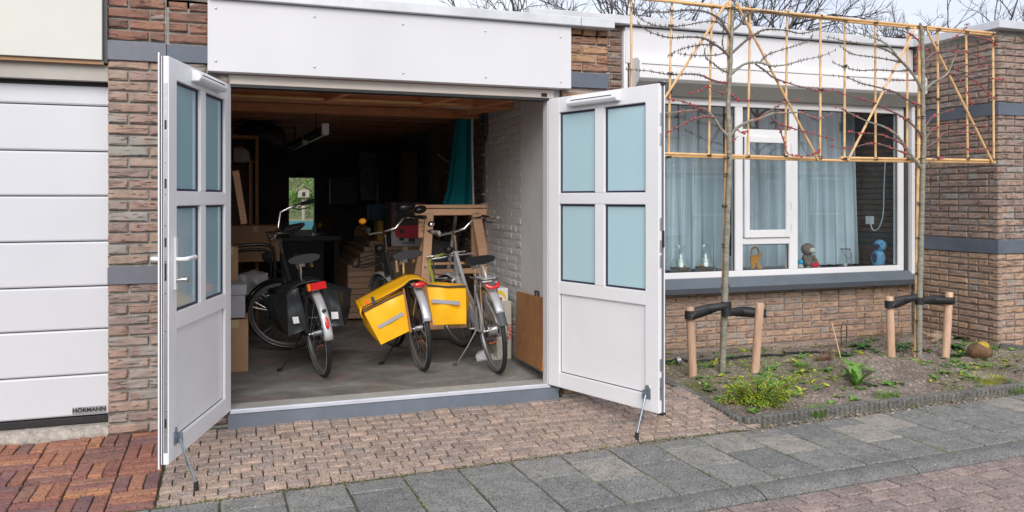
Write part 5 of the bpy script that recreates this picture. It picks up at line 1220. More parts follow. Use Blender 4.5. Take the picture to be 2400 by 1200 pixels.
# ================================================================== TREES, TRELLISES, STAKES
TY = .34
def P2(lst, ox, oy, k=3.): return [(ox + x / k, oy + y / k) for x, y in lst]
A = (1460, 0); Bc = (1900, 40)
TA = dict(trunk=[(775, 30), (770, 120), (768, 170), (762, 300), (758, 420), (750, 560), (742, 700), (745, 850), (748, 960), (750, 1060), (750, 1110), (742, 1350), (732, 1620), (722, 1920), (712, 2280), (700, 2640)],
 br=[(1, [(760, 270), (720, 200), (680, 140), (620, 100), (540, 75), (440, 70), (340, 80), (240, 78), (120, 62), (5, 35)]), (.5, [(720, 215), (660, 155), (560, 155), (450, 175), (340, 185), (240, 175), (160, 145), (85, 95)]),
 (1, [(748, 400), (700, 350), (640, 310), (560, 270), (450, 262), (340, 268), (260, 250), (180, 215), (110, 150)]), (.5, [(640, 320), (560, 315), (470, 330), (400, 350), (330, 390)]), (.5, [(730, 350), (690, 380), (600, 390), (480, 392), (370, 380)]),
 (.7, [(746, 510), (700, 495), (650, 450), (590, 400), (570, 345)]), (.9, [(752, 580), (690, 580), (620, 560), (540, 525), (440, 518), (330, 520), (180, 497), (10, 487)]), (.6, [(740, 660), (660, 645), (590, 610), (540, 640), (470, 665)]),
 (1.3, [(738, 955), (690, 905), (650, 840), (590, 775), (500, 775), (400, 785), (270, 798), (120, 812), (10, 806)]), (.6, [(590, 775), (540, 765), (470, 735), (380, 705), (285, 685)]), (.8, [(640, 830), (590, 820), (520, 830), (440, 860), (350, 910), (275, 942), (150, 985), (60, 990)]),
 (1.1, [(768, 372), (820, 325), (880, 275), (950, 230), (1020, 205), (1150, 212), (1250, 235), (1350, 215), (1440, 180)]), (1.2, [(760, 522), (830, 465), (880, 445), (960, 440), (1040, 465), (1150, 455), (1250, 425), (1390, 395), (1495, 350)]), (.5, [(960, 440), (1020, 385), (1100, 355), (1200, 325), (1280, 295), (1320, 255)]),
 (.7, [(930, 450), (1000, 500), (1050, 545), (1150, 580), (1270, 612), (1390, 635), (1490, 625)]), (.8, [(774, 215), (830, 165), (860, 115), (930, 80), (1030, 85), (1100, 100), (1160, 110), (1250, 130), (1330, 105)]), (.6, [(748, 650), (800, 700), (860, 710), (900, 695), (980, 640)]),
 (1.4, [(750, 960), (800, 900), (880, 855), (960, 835), (1040, 800), (1130, 795), (1250, 790), (1330, 815), (1400, 830), (1480, 800)]), (.6, [(960, 830), (1040, 775), (1130, 720), (1260, 700)]), (.7, [(1040, 820), (1100, 870), (1200, 905), (1300, 935), (1400, 965), (1500, 985)]),
 (.6, [(1060, 830), (1100, 900), (1130, 1000), (1150, 1080), (1240, 1100), (1350, 1080), (1400, 1045)]), (.4, [(710, 345), (695, 290), (700, 250), (712, 215)]), (.4, [(775, 150), (790, 110), (800, 70)]), (.3, [(745, 1000), (780, 985), (800, 960)]), (.3, [(800, 900), (830, 935), (870, 925)])], red=lambda x, y: y > 545 or (x > 690 and x < 900 and y > 230 and (x * 7 + y) % 3 < 1))
TB = dict(trunk=[(770, 40), (782, 120), (785, 160), (790, 300), (792, 450), (790, 600), (795, 750), (798, 880), (792, 1020), (788, 1080), (784, 1250), (778, 1500), (772, 1750), (766, 2050), (762, 2400)],
 br=[(1.3, [(790, 520), (740, 440), (690, 370), (620, 290), (540, 190), (450, 140), (350, 110), (245, 70)]), (.8, [(690, 370), (640, 320), (560, 250), (450, 205), (340, 185), (230, 160), (120, 130)]), (.6, [(640, 320), (560, 300), (450, 280), (320, 265), (250, 245), (185, 205)]),
 (.7, [(690, 375), (600, 380), (460, 372), (340, 375), (240, 345), (165, 310)]), (.9, [(785, 625), (680, 580), (600, 530), (450, 490), (350, 470), (250, 430), (150, 410)]), (1, [(795, 850), (720, 760), (640, 695), (540, 645), (450, 600), (360, 575), (240, 550), (160, 515)]),
 (1.5, [(788, 1065), (740, 1010), (680, 930), (600, 830), (500, 770), (400, 740), (300, 695), (180, 630)]), (.6, [(700, 940), (620, 880), (540, 845), (460, 825), (360, 815), (260, 805)]), (.7, [(690, 965), (600, 935), (500, 900), (400, 890), (270, 925), (150, 905)]), (.5, [(780, 190), (720, 130), (640, 100), (560, 92), (470, 95)]), (.4, [(740, 440), (620, 445), (510, 437)]),
 (1.4, [(790, 525), (850, 470), (930, 420), (960, 385), (1000, 310), (1050, 240)]), (1, [(792, 325), (830, 280), (880, 250), (990, 243), (1090, 245), (1200, 280), (1310, 305)]), (.6, [(990, 345), (1080, 335), (1190, 340), (1310, 350)]), (.6, [(985, 350), (1080, 385), (1160, 405), (1250, 435), (1340, 440)]), (.7, [(960, 395), (1040, 405), (1130, 435), (1200, 490), (1270, 545), (1330, 575)]),
 (.5, [(1000, 400), (1060, 460), (1100, 560), (1130, 610)]), (.6, [(795, 790), (840, 720), (900, 685), (1010, 645)]), (1, [(798, 880), (840, 810), (900, 775), (1000, 755), (1120, 760), (1220, 770)]), (1.1, [(795, 925), (890, 870), (940, 820), (1010, 800), (1130, 820)]), (.6, [(900, 870), (1000, 880), (1090, 915), (1150, 940), (1240, 930)]),
 (.5, [(800, 230), (900, 190), (1000, 150), (1100, 45)]), (.5, [(1100, 125), (1200, 150), (1290, 180), (1330, 200)]), (.5, [(795, 1050), (850, 1000), (950, 985)]), (.4, [(782, 180), (740, 260), (760, 400)])], red=lambda x, y: x > 700 or y > 500)
def espalier(d, org, label):
    pts = [at(*p, y=TY - .03) for p in P2(d['trunk'], *org)]; base = pts[-1].copy(); base.z = 0
    root = thing('espalier_tree', label, 'tree', base); rr = random.Random(3 + org[0])
    off = Vector((-base.x, -base.y, 0))
    dp = dens([tuple(p) for p in pts], 5); n = len(dp)
    tr_ = MB().tube([Vector(p) + off + Vector((ru(-.0025, .0025), 0, 0)) for p in dp], [(.0105 + .0145 * (i / n) ** .8) * (1 + .05 * math.sin(i * 1.9)) * (1.12 if i % 17 == 9 else 1) for i in range(n)], 12).build('trunk', barkm, root, smooth=True)
    bud_r = MB(); bud_d = MB()
    for w, b in d['br']:
        q = dens([tuple(at(*p, y=TY - .03)) for p in P2(b, *org)], 5); n = len(q); ph = rr.uniform(0, 6)
        q = [Vector((p[0], p[1] + .03 * math.sin(i / n * 5 + ph) * (i / n), p[2])) + off for i, p in enumerate(q)]
        rad = [max(.0022, (.0088 * w) * (1 - i / n) ** .8 + .0015) * (1 + .12 * math.sin(i * 2.3)) for i in range(n)]
        src = P2(b, *org); redd = d['red'](*b[len(b) // 2])
        MB().tube(q, rad, 6).build('branch', barkm if w >= 1.2 else (twigr if redd else twigm), root, smooth=True)
        for i in range(2, n):
            s_ = b[min(len(b) - 1, i // 5)]
            isred = d['red'](*s_)
            if w > .9 and i < n * .25: continue
            for _ in range(2 if isred else 1):
                if rr.random() < (.35 if isred else .15): continue
                c = q[i].lerp(q[i - 1], rr.random()); dirv = Vector((rr.uniform(-1, 1), rr.uniform(-1, 1), rr.uniform(-1, 1))).normalized()
                if isred:
                    if rr.random() < .45: continue
                    for _ in range(rr.randint(2, 5)):
                        e = Vector((rr.uniform(-1, 1), rr.uniform(-1, 1), rr.uniform(-1, 1))).normalized(); bud_r.tube([c, c + (dirv * .6 + e) * .012], [.0025, .0062], 4)
                else:
                    for s2 in (-1, 1): bud_d.tube([c, c + Vector((rr.uniform(-.5, .5), rr.uniform(-.5, .5), s2)).normalized() * rr.uniform(.012, .024)], [.0048, .0015], 4)
    bud_r.build('buds', budr, root, kind='stuff'); bud_d.build('buds', budd, root, kind='stuff'); return root
espalier(TA, A, 'slim espalier tree with bare twigs tied to the left bamboo trellis'); espalier(TB, Bc, 'slim espalier tree with bare twigs tied to the right bamboo trellis')
def cane(parent, a, b, r, name='cane', y=TY):
    A_ = at(*a, y=y); B_ = at(*b, y=y); L = (B_ - A_).length; n = max(2, int(L / .17)); pts = []; rs = []; off = ru(0, .1)
    for i in range(n + 1):
        t = min(1, max(0, (i + off) / n))
        for dt, k in ((-.012, 1), (-.003, 1.13), (.003, 1.13), (.012, 1)):
            u = t + dt / L
            if 0 < u < 1: pts.append(A_.lerp(B_, u)); rs.append(r * k)
    pts = [A_] + pts + [B_]; rs = [r] + rs + [r]
    bow = ru(-.006, .006); pts = [p + Vector((bow, bow, 0)) * math.sin(math.pi * i / len(pts)) for i, p in enumerate(pts)]
    return MB().tube(pts, rs, 8).build(name, bamboo, parent, smooth=True)
def tie(parent, px, py, y=TY, r=.02, ax='x'):
    c = at(px, py, y=y); m = MB()
    for k in range(3):
        a0 = ru(0, 6); tl = ru(-.5, .5)
        m.tube([c + Vector((math.cos(t) * r, math.sin(t) * r, (math.sin(t + a0) * tl) * r + (k - 1) * .006)) for t in [i * .6283 for i in range(10)]], .0025, 4, closed=True)
    m.tube([c, c + Vector((ru(-.04, .04), -.03, ru(-.03, .03)))], .002, 4); return m
def trellis(label, verts, bars, diags, pole, ties, org):
    root = thing('bamboo_trellis', label, 'trellis', (0, 0, 0)); tm = MB()
    for (x0, y0, x1, y1) in verts: cane(root, (x0, y0), (x1, y1), .0093, y=TY + .018)
    for (x0, y0, x1, y1, yy) in bars: cane(root, (x0, y0), (x1, y1), .0112, y=TY + yy)
    for (x0, y0, x1, y1) in diags: cane(root, (x0, y0), (x1, y1), .0100, y=TY - .018)
    (x0, y0, x1, y1) = pole; cane(root, (x0, y0), (x1, y1), .0150, 'support_pole', y=TY + .0)
    for t in ties: m = tie(root, *t); tm.add(m.v, m.f)
    tm.build('wire_ties', black, root, kind='stuff'); return root
trellis('bamboo cane trellis round the left tree, above the right door leaf',
    [(1479, -8, 1479, 330), (1575, -4, 1567, 372), (1669, 4, 1661, 368), (1758, 14, 1752, 370), (1845, 22, 1841, 370), (1923, 30, 1922, 376)],
    [(1445, -12, 1930, 40, .0), (1470, -6, 1980, 44, -.005), (1600, 8, 2010, 52, .012), (1480, 357, 1925, 372, .0), (1480, 363, 1990, 377, .01)],
    [(1703, 6, 1550, 243), (1550, 243, 1495, 330), (1725, 6, 1918, 376)], (1711, 2, 1690, 884),
    [(x, y) for x, y in ((1573, 25), (1573, 60), (1669, 15), (1758, 20), (1844, 30), (1923, 38), (1567, 368), (1661, 364), (1752, 366), (1841, 366), (1921, 370), (1569, 215), (1842, 234), (1571, 172), (1756, 87), (1668, 100), (1924, 210))] +
    [(x, y, TY - .015, .032) for x, y in ((1714, 20), (1709, 267), (1706, 370), (1706, 410), (1702, 482), (1701, 575), (1700, 671), (1698, 760), (1694, 848))], A)
trellis('bamboo cane trellis round the right tree in front of the brick wing',
    [(1980, 42, 1979, 376), (2051, 48, 2052, 376), (2127, 54, 2126, 374), (2198, 62, 2199, 376), (2264, 70, 2268, 372), (2327, 76, 2329, 378)],
    [(1975, 44, 2332, 78, .0), (1980, 50, 2332, 83, .012), (1970, 370, 2330, 376, .0), (1975, 376, 2332, 381, .01)],
    [(2146, 64, 1987, 376), (2170, 66, 2326, 380)], (2157, 58, 2146, 846),
    [(x, y) for x, y in ((1980, 48), (2052, 54), (2127, 66), (2198, 70), (2265, 76), (2328, 80), (1979, 372), (2052, 372), (2126, 372), (2198, 370), (2267, 372), (2325, 374), (2052, 245), (2199, 232), (2266, 262), (2126, 280), (1980, 155), (2199, 122), (2328, 100))] +
    [(x, y, TY - .015, .032) for x, y in ((2163, 64), (2160, 275), (2161, 372), (2158, 476), (2156, 557), (2155, 642), (2151, 751), (2150, 823))], Bc)
def stake(px0, py0, px1, py1, label, y):
    a = at(px0, py0, y=y); b = at(px1, py1, y=y); d = (a - b).normalized(); root = thing('tree_stake', label, 'stake')
    pts = [b - d * .05 + (a - b) * 0] + [b.lerp(a, i / 8) for i in range(9)] + [a + d * .008]; rs = [.034] + [.033 * (1 + .03 * math.sin(i * 2.1)) for i in range(9)] + [.027]
    MB().tube(pts, rs, 16).build('post', stakew, root, smooth=True)
    return root, a, b
def strap(label, cx0, cy0, cx1, cy1, cx2, cy2, y, w=.062):
    """black rubber band wrapped round the stake at one end and round the trunk at the other, twisted once"""
    t = thing('tree_strap', label, 'strap'); a = at(cx0, cy0, y=y); b = at(cx2, cy2, y=y - .01); rows = []
    n = 18; m = at(cx1, cy1, y=y)
    for side in (-1, 1):
        rows = []
        for i in range(n + 1):
            s_ = i / n; p = a.lerp(b, s_); p.z = (1 - s_) ** 2 * a.z + 2 * s_ * (1 - s_) * m.z + s_ * s_ * b.z
            off = side * (.040 * (1 - s_) + .03 * s_) * math.cos(math.pi * s_); zz = .010 * side * math.sin(math.pi * s_)
            tw = .22 * math.sin(math.pi * s_) * side
            rows.append([(p.x, p.y + off - math.sin(tw) * w / 2, p.z + zz - math.cos(tw) * w / 2), (p.x, p.y + off + math.sin(tw) * w / 2, p.z + zz + math.cos(tw) * w / 2)])
        o = MB().grid(rows).build('band', greyt if 0 else black, t, smooth=True); s2 = o.modifiers.new('th', 'SOLIDIFY'); s2.thickness = .004
    for c, rr_ in ((a, .039), (b, .034)):
        o = MB().lathe([(rr_, -w / 2), (rr_ + .004, -w / 2), (rr_ + .004, w / 2), (rr_, w / 2)], 20, c).build('loop', black, t, smooth=True)
    c = a + Vector((-.012 if cx0 < cx2 else .012, -.044, .0)); MB().cyl(c, c + Vector((0, -.006, 0)), .008, 10).build('nail', steel, t)
    return t
stake(1617, 722, 1624, 884, 'left wooden stake of the left tree', .33); stake(1781, 712, 1769, 882, 'right wooden stake of the left tree', .24)
stake(2085, 697, 2089, 842, 'left wooden stake of the right tree', .36); stake(2225, 687, 2216, 838, 'right wooden stake of the right tree', .33)
strap('black rubber strap from the left stake to the left tree', 1618, 738, 1658, 724, 1703, 716, .31); strap('black rubber strap from the right stake to the left tree', 1783, 734, 1745, 728, 1703, 731, .29)
strap('black rubber strap from the left stake to the right tree', 2086, 713, 2118, 703, 2155, 695, .35); strap('black rubber strap from the right stake to the right tree', 2226, 704, 2190, 700, 2155, 705, .33)
# ================================================================== PLANTS AND BITS IN THE BED
def leaf_blade(mb, base, d, L, w, droop=.4, up=(0, 0, 1), fold=.25):
    d = Vector(d).normalized(); side = d.cross(Vector(up)); side = side.normalized() if side.length > .01 else Vector((1, 0, 0)); rows = []; p = Vector(base)
    for i in range(5):
        t = i / 4; ww = w * math.sin(math.pi * min(.97, .12 + t * .88)) ** .8 / 2
        rows.append([p - side * ww + Vector((0, 0, ww * fold)), p.copy(), p + side * ww + Vector((0, 0, ww * fold))]); d = (d + Vector((0, 0, -droop * .35))).normalized(); p = p + d * L / 4
    mb.grid(rows)
def gpos(px, py, z=.05): 
    p = at(px, py, z=z); zz = soil_z(p.x, p.y); p = at(px, py, z=zz); return Vector((p.x, p.y, zz - .004))
def rosette(px, py, n, L, w, m, label, cat='plant', group=None, name='weed', upr=.6, droop=.5):
    c = gpos(px, py); root = MB()
    for i in range(n):
        a = ru(0, 6.28); l = L * ru(.6, 1.1); leaf_blade(root, (ru(-.01, .01), ru(-.01, .01), 0), (math.cos(a), math.sin(a), upr * ru(.3, 1.6)), l, w * ru(.7, 1.1), droop)
    o = root.build(name, m, smooth=True, loc=c); tag(o, label, cat, group); return o
def tuft(px, py, n, L, spread, m, label, name='grass_tuft'):
    c = gpos(px, py); mb = MB()
    for i in range(n):
        a = ru(0, 6.28); r_ = spread * math.sqrt(rnd()); b = Vector((r_ * math.cos(a) * 1.5, r_ * math.sin(a), 0)); d = Vector((math.cos(a) * .4 + ru(-.4, .4), math.sin(a) * .4 + ru(-.4, .4), 1)); l = L * ru(.5, 1.1)
        s_ = Vector((math.cos(a + 1.57), math.sin(a + 1.57), 0)) * .0016
        p1 = b + d.normalized() * l * .6; p2 = p1 + (d.normalized() + Vector((math.cos(a), math.sin(a), -.3)) * .6).normalized() * l * .4
        mb.grid([[b - s_, b + s_], [p1 - s_ * .8, p1 + s_ * .8], [p2 - s_ * .15, p2 + s_ * .15]])
    o = mb.build(name, m, loc=c); tag(o, label, 'grass'); return o
tuft(1912, 972, 420, .07, .055, grassm, 'bright green grass tuft against the scalloped edging')
tuft(1935, 960, 160, .05, .05, grassm, 'small grass tuft just behind the larger one at the edging')
tuft(2075, 930, 260, .05, .07, grassm, 'low green grass patch by the front edging')
tuft(2315, 895, 700, .06, .10, grassy, 'yellow green grass cushion at the right of the bed'); tuft(2385, 918, 150, .05, .06, grassm, 'grass tuft at the far right of the edging')
tuft(1655, 862, 130, .05, .04, grassm, 'thin grass beside the left stake'); tuft(1880, 860, 160, .05, .05, grassm, 'grass tuft in the middle of the bed')
rosette(2008, 905, 9, .24, .062, leafg, 'large leaved green plant in the middle of the bed', upr=1.6, droop=.55, name='broad_leaf_plant')
rosette(2000, 868, 7, .20, .06, leafg, 'broad pale leaves behind the large leaved plant', upr=.9, droop=.6, name='broad_leaf_plant')
rosette(2085, 903, 12, .10, .03, leafg, 'green rosette right of the large leaved plant'); rosette(1860, 895, 12, .09, .03, leafg, 'green rosette left of the large leaved plant')
rosette(1875, 838, 16, .12, .028, leafg, 'fresh green rosette against the hose'); rosette(1985, 835, 26, .12, .03, leafd, 'dark green clump beside the thin dry stick')
rosette(2020, 815, 34, .15, .03, leafd, 'leafy clump near the wall between the trees'); rosette(2115, 815, 30, .13, .03, leafd, 'leafy clump just left of the right tree')
rosette(1662, 905, 12, .08, .03, leafg, 'green rosette beside the left tree foot'); rosette(1700, 845, 12, .06, .02, leafg, 'small weed right behind the left tree')
rosette(2235, 815, 46, .13, .035, leafd, 'dark leafy clump beside the right stake of the right tree'); rosette(2260, 795, 46, .16, .04, leafd, 'dark leafy clump behind the log'); rosette(2245, 835, 30, .10, .03, leafd, 'low leafy weeds in front of the log')
rosette(1750, 930, 14, .09, .03, leafg, 'weed behind the yellow green shrub'); rosette(2250, 890, 14, .09, .03, leafg, 'weed left of the yellow grass cushion'); rosette(2310, 860, 16, .09, .03, leafg, 'weed just below the log')
rosette(2150, 858, 18, .09, .026, leafg, 'weed at the foot of the right tree'); rosette(1935, 868, 12, .08, .028, leafg, 'weed between shrub and broad leaves')
wd = {}
for i in range(330):
    x = ru(3.2, 6.9); y = ru(-.62, 1.0)
    if (x - 4.75) ** 2 + (y - .05) ** 2 < .2: continue
    m_ = random.choice((leafg, leafg, leafy, leafd)); mb = wd.setdefault(m_.name, (m_, MB()))[1]; L = ru(.03, .08); z = soil_z(x, y) - .003
    for k in range(random.randint(5, 11)):
        a = ru(0, 6.28); leaf_blade(mb, (x, y, z), (math.cos(a), math.sin(a), ru(.2, .9)), L * ru(.6, 1.1), L * .32, .4)
for m_, mb in wd.values(): mb.build('small_weeds', m_, smooth=True, kind='stuff')
# yellow green dwarf conifer
sb = thing('dwarf_conifer', 'low spreading yellow green evergreen shrub in the front corner of the bed', 'shrub', gpos(1778, 945))
sb.scale = (1.0, 1.0, .85)
rr = random.Random(11); lf = MB(); lf2 = MB(); stm = MB()
for i in range(60):
    a = rr.uniform(0, 6.28); L = rr.uniform(.12, .40) * (1.15 if math.cos(a) > 0 else .95); el = rr.uniform(.1, .9); d = Vector((math.cos(a), math.sin(a) * .55, el)).normalized(); pts = []
    p = Vector((0, 0, .0))
    for k in range(9): pts.append(p.copy()); p = p + d * L / 8; d = (d + Vector((0, 0, -.10 * (1 if k > 2 else 0)))).normalized()
    stm.tube(pts, [.005 * (1 - k / 9) + .0015 for k in range(9)], 5)
    for k in range(2, 9):
        for _ in range(18):
            c = pts[k] + Vector((rr.uniform(-1, 1), rr.uniform(-1, 1), rr.uniform(-.6, 1))) * .026; q = lf if rr.random() < .5 else lf2
            e = Vector((rr.uniform(-1, 1), rr.uniform(-1, 1), rr.uniform(-.2, 1))).normalized() * rr.uniform(.009, .018); s_ = e.cross(Vector((rr.uniform(-1, 1), rr.uniform(-1, 1), 1))).normalized() * .005
            q.add([c - s_, c + s_, c + e + s_ * .4, c + e - s_ * .4], [(0, 1, 2, 3)])
lf.build('foliage', leafy, sb, kind='stuff'); lf2.build('foliage', leafg, sb, kind='stuff'); stm.build('stems', dead, sb)
sb2 = MB()
c = gpos(1795, 905)
for i in range(500):
    a = rr.uniform(0, 6.28); r_ = .09 * math.sqrt(rr.random()); q = Vector((r_ * math.cos(a), r_ * math.sin(a), rr.uniform(0, .2) * (1 - r_ / .12))); e = Vector((rr.uniform(-1, 1), rr.uniform(-1, 1), rr.uniform(0, 1))).normalized() * .016; s_ = e.orthogonal().normalized() * .005
    sb2.add([q - s_, q + s_, q + e], [(0, 1, 2)])
tag(sb2.build('sprig', leafg, loc=c), 'green sprig rising behind the yellow green shrub', 'plant')
# pebbles, crumbs, shell bits
pbm = stone_mat('pebble', [(.35, .3, .26), (.5, .47, .43), (.24, .19, .16), (.42, .3, .22)], amount=.05); mb = MB()
for i in range(1500):
    if i < 900: x, y = ru(3.1, 7.4), ru(-.72, 1.15); z = soil_z(x, y)
    else:
        x = ru(2.9, 5.2); y = -.80 + (x - 3) * .038 - abs(random.gauss(0, .05)) - .03; z = .0
        if x < 3.0 and rnd() < .6: continue
    s_ = ru(.002, .006) if rnd() < .93 else ru(.007, .014)
    mb.ball((x, y, z + s_ * .3), s_, 5, (ru(.8, 1.5), ru(.7, 1.2), ru(.5, .9)))
mb.build('soil_pebbles', pbm, kind='stuff')
mb = MB()
for i in range(900):
    x, y = ru(3.1, 7.4), ru(-.70, 1.15); z = soil_z(x, y); s_ = ru(.006, .016); mb.ball((x, y, z), s_, 6, (ru(.8, 1.4), ru(.7, 1.3), ru(.4, .8)))
mb.build('soil_crumbs', soilm, kind='stuff', smooth=True)
# moss in the joints
mb = MB()
for i in range(2200):
    r_ = rnd()
    if r_ < .35: u = ru(-4, 3.5); v = random.choice((.0, .77, .77)) + random.gauss(0, .006); x, y = sw(u, v)
    elif r_ < .75:
        k = random.randint(-8, 10); u = k * .296 + .240; v = ru(0, .77); x, y = sw(u, v); x += random.gauss(0, .003)
        if mnoise.noise(Vector((x * 2, y * 2, 0))) < -.05: continue
    else: x = ru(-.3, 3.0); y = ru(-1.0, -.5); x = round((x + .36) / .1075) * .1075 - .36
    s_ = ru(.002, .006); mb.ball((x, y, gz(x, y) - .004 if y > -1 else -.004), s_, 5, (1, 1.6, .7))
mb.build('joint_moss', mossm, kind='stuff')
mb = MB()
for i in range(4200):
    if i < 500: x = ru(3.1, 6.6); y = 1.06 + random.gauss(0, .10) if i % 2 else 1.15 + random.gauss(0, .06)
    else:
        k = i % 9; q_ = 1.5; cx_, cy_ = ((3.5, .55), (4.1, .5), (4.3, .0), (5.1, .3), (5.6, -.1), (4.4, .75), (6.3, .0), (3.3, .1), (3.9, -.1))[k]; x = cx_ + random.gauss(0, .2); y = cy_ + random.gauss(0, .13)
    if y > 1.4 or y < -.7 or x < 3.1: continue
    mb.ball((x, y, soil_z(x, y) + (0 if y < 1.1 else .01)), ru(.003, .008), 5, (1.6, 1.4, .6))
mb.build('bed_moss', mossm, kind='stuff')
# sandy crumbs on pavement edge
mb = MB()
for i in range(2600):
    x = random.choice((ru(-.3, 2.6), ru(1.4, 5.6))); w_ = abs(random.gauss(0, .045)); xx, yy = x, sw(inv(x, -.9)[0], .77)[1] + w_ - .04 + ru(-.03, .01)
    mb.ball((xx, yy, .0 + gz(xx, yy) * .9), ru(.0015, .004), 4, (1.2, 1.2, .6))
mb.build('sand_grains', mat('sand', (.36, .31, .26), .95, var=.3, islands=.3), kind='stuff')
# hose, ring, hoop, stick, log, root
def hz(p): return Vector((p.x, p.y, soil_z(p.x, p.y) + .014))
hp = [hz(at(x, y, z=.05)) for x, y in dens([(1552, 858), (1580, 852), (1620, 849), (1680, 848), (1740, 843), (1800, 838), (1860, 830), (1900, 823), (1950, 822), (1985, 826)])]
tag(MB().tube(hp, .011, 10).build('garden_hose', black, smooth=True), 'black hose running along the back of the soil bed', 'hose')
c = gpos(1590, 858) + Vector((0, 0, .05)); tag(MB().lathe([(.032, -.015), (.037, -.015), (.037, .015), (.032, .015)], 24, c, Matrix.Rotation(R(72), 3, 'Y') @ Matrix.Rotation(R(10), 3, 'X')).build('pipe_ring', mat('old_zinc', (.35, .35, .36), .4, metal=.6), smooth=True), 'grey metal pipe ring standing on the soil by the door leaf', 'ring')
hb0 = gpos(1972, 815); hb1_ = gpos(1983, 815)
tag(MB().tube([hb0, hb0 + Vector((-.005, 0, .16)), hb0 + Vector((.0, 0, .215)), (hb0 + hb1_) / 2 + Vector((0, 0, .245)), hb1_ + Vector((.0, 0, .215)), hb1_ + Vector((.005, 0, .16)), hb1_], .004, 6).build('wire_hoop', black, smooth=True), 'thin black wire hoop stuck in the soil near the wall', 'hoop')
a = gpos(1972, 845); tag(MB().tube([a, a + Vector((-.10, 0, .33))], .005, 6).build('dry_stick', pine, smooth=True), 'thin pale dry stick standing slanted in the bed', 'stick')
lg = thing('log', 'short mossy piece of tree trunk lying by the brick corner', 'log', gpos(2298, 838) + Vector((0, 0, .06)))
lm = MB().ball((0, 0, 0), .075, 20, (1.65, 1.1, 1.0)); lm.v = [tuple(Vector(v) * (1 + .18 * mnoise.noise(Vector(v) * 14))) for v in lm.v]; lm.build('wood', mat('log_bark', (.16, .09, .045), .85, var=.5, scale=20, bmp=1., bscale=40), lg, smooth=True)
lm = MB().ball((.01, -.0, .012), .071, 24, (1.25, 1.0, 1.0)); lm.v = [tuple(Vector(v) * (1 + .25 * mnoise.noise(Vector(v) * 18))) for v in lm.v if 1]; lm.v = [(x, y, max(z, .02)) for x, y, z in lm.v]; lm.build('lichen', mat('lichen', (.42, .30, .04), .9, var=.4, scale=40, bmp=1.), lg, smooth=True)
rt = thing('root_wood', 'weathered pale root lying behind the right tree', 'root', gpos(2195, 800) + Vector((0, 0, .03)))
rm_ = MB().tube([(-.16, .05, .08), (-.08, .02, .03), (0, 0, .02), (.1, -.02, .01), (.2, 0, .0)], [.008, .018, .035, .03, .01], 10).tube([(0, 0, .02), (.05, .05, .05), (.12, .05, .04)], [.03, .02, .006], 8).tube([(0, 0, .0), (-.08, -.06, .0), (-.18, -.07, -.01)], [.025, .02, .008], 8)
rm_.v = [tuple(Vector(v) * (1 + .1 * mnoise.noise(Vector(v) * 20))) for v in rm_.v]; rm_.build('wood', mat('root', (.34, .25, .17), .85, var=.4, scale=15, bmp=.8), rt, smooth=True)
mb = MB(); c = gpos(1935, 845)
for i in range(60): a = ru(0, 6.28); mb.tube([(ru(-.05, .05), ru(-.03, .03), 0), (math.cos(a) * ru(.03, .13), math.sin(a) * .06, ru(.02, .09))], .0016, 4)
tag(mb.build('dead_plant', dead, loc=c), 'brown dried plant remains near the dry stick', 'plant')
for i, (px, py, lb) in enumerate(((2062, 790, 'dead brown stalks near the wall, left'), (2105, 800, 'dead brown stalks beside the left stake of the right tree'), (2175, 820, 'dead stalks right of the right tree'), (2270, 800, 'dry stalks behind the log'))):
    mb = MB()
    for k in range(12): a = ru(0, 6.28); mb.tube([(ru(-.04, .04), ru(-.03, .03), 0), (ru(-.07, .07), ru(-.04, .04), ru(.08, .24))], .002, 4)
    tag(mb.build('dry_stalks', dead, loc=gpos(px, py)), lb, 'plant')
# ================================================================== FAR THINGS
def bare_tree(x, y, h, spread, seed, label, trunk_r=.15, first=.25, maxd=7, lean=0):
    rr = random.Random(seed); root = thing('bare_tree', label, 'tree', (x, y, 0), group='bare trees behind the houses'); trunk = MB(); crown = MB()
    def grow(p, d, L, r, dep, mb):
        pts = [p]; q = p.copy(); k = 3; dd = d.copy()
        for i in range(k): dd = (dd + Vector((rr.uniform(-1, 1), rr.uniform(-1, 1), rr.uniform(-.5, .75))) * .16).normalized(); q = q + dd * L / k; pts.append(q)
        mb.tube(pts, [r * (1 - .32 * i / k) for i in range(k + 1)], 6 if dep < 2 else 3, caps=False)
        if dep >= maxd: return
        n = rr.choice((2, 3, 3)) if dep < 4 else rr.choice((2, 3))
        for i in range(n):
            a = rr.uniform(0, 6.28); e = rr.uniform(.35, .85) * spread; nd = (dd + (dd.orthogonal().normalized() * math.cos(a) + dd.cross(dd.orthogonal()).normalized() * math.sin(a)) * e).normalized()
            grow(pts[-1] if i == 0 else pts[-1].lerp(pts[1], rr.random() * .8), nd, L * rr.uniform(.6, .8), r * .64, dep + 1, crown)
    grow(Vector((0, 0, 0)), Vector((lean, 0, 1)).normalized(), h * first, trunk_r, 0, trunk)
    trunk.build('trunk', farbark, root); crown.build('crown', farbark, root)
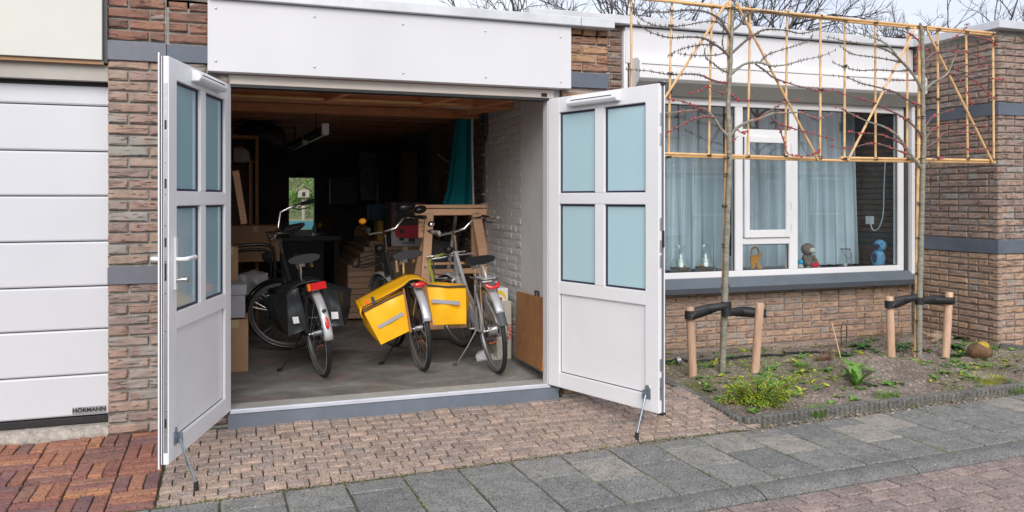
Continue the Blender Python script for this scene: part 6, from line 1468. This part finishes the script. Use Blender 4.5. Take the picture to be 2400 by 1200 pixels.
for (px, yy, h, sp, sd_, lb) in ((905, 17, 11.2, .95, 1, 'bare tree just above the middle of the garage roof'), (1205, 15, 12.4, 1.0, 2, 'wide bare tree above the garage roof end'), (1330, 19, 12.8, 1.0, 12, 'bare tree whose twigs overlap the wide one'), (1590, 16, 13.4, 1.0, 3, 'dense bare tree left of the first tree trunk top'), (1790, 17, 12.6, 1.0, 4, 'dense bare tree behind the trellis centre'),
                     (2085, 26, 16.0, .6, 5, 'slender upright bare tree with a bird nest'), (2330, 19, 16.0, 1.0, 6, 'bare tree above the brick wing'), (1040, 24, 13.0, .9, 7, 'distant bare tree between the roofs'), (1690, 18, 13.6, 1.0, 21, 'bare tree directly behind the top of the first espalier trunk'), (1510, 20, 13.0, 1.0, 22, 'bare tree at the left end of the trellis')):
    p = at(px, 465, y=yy); bare_tree(p.x, yy, h, sp, sd_, lb)
p = at(2105, 92, y=26); k = MB()
for i in range(90): a = Vector((ru(-1, 1), ru(-1, 1), ru(-.7, .7))) * .22; k.tube([p + a, p + a + Vector((ru(-.3, .3), ru(-.3, .3), ru(-.1, .1)))], .018, 3)
tag(k.build('bird_nest', farbark), 'dark bird nest in the slender bare tree', 'nest')
# terrace across the street (seen in the window reflections)
op = thing('opposite_terrace', 'low brick terrace with white fascia across the street, seen only as a reflection', 'house')
MB().box(-30, -19.3, -.1, 34, -19, 3.0).build('wall', mat('opp_brick', (.24, .16, .12), .9, var=.2), op)
MB().box(-30, -18.98, 2.45, 34, -18.9, 3.0).build('fascia_board', white, op); MB().box(-30, -19.3, 3.0, 34, -18.85, 3.08).build('roof_trim', white, op)
for i in range(11):
    x = -28 + i * 5.6; w_ = MB().box(x, -18.97, .75, x + 2.9, -18.92, 2.3).build('window', white, op)
    MB().box(x + .08, -18.915, .83, x + 2.0, -18.91, 2.22).box(x + 2.1, -18.915, .83, x + 2.82, -18.91, 2.22).build('pane', mat('opp_glass', (.12, .15, .17), .1) if 'opp_glass' not in MATS else MATS['opp_glass'], w_)
    MB().box(x + 3.4, -18.97, 0, x + 5.2, -18.93, 2.2).build('door', white, op)
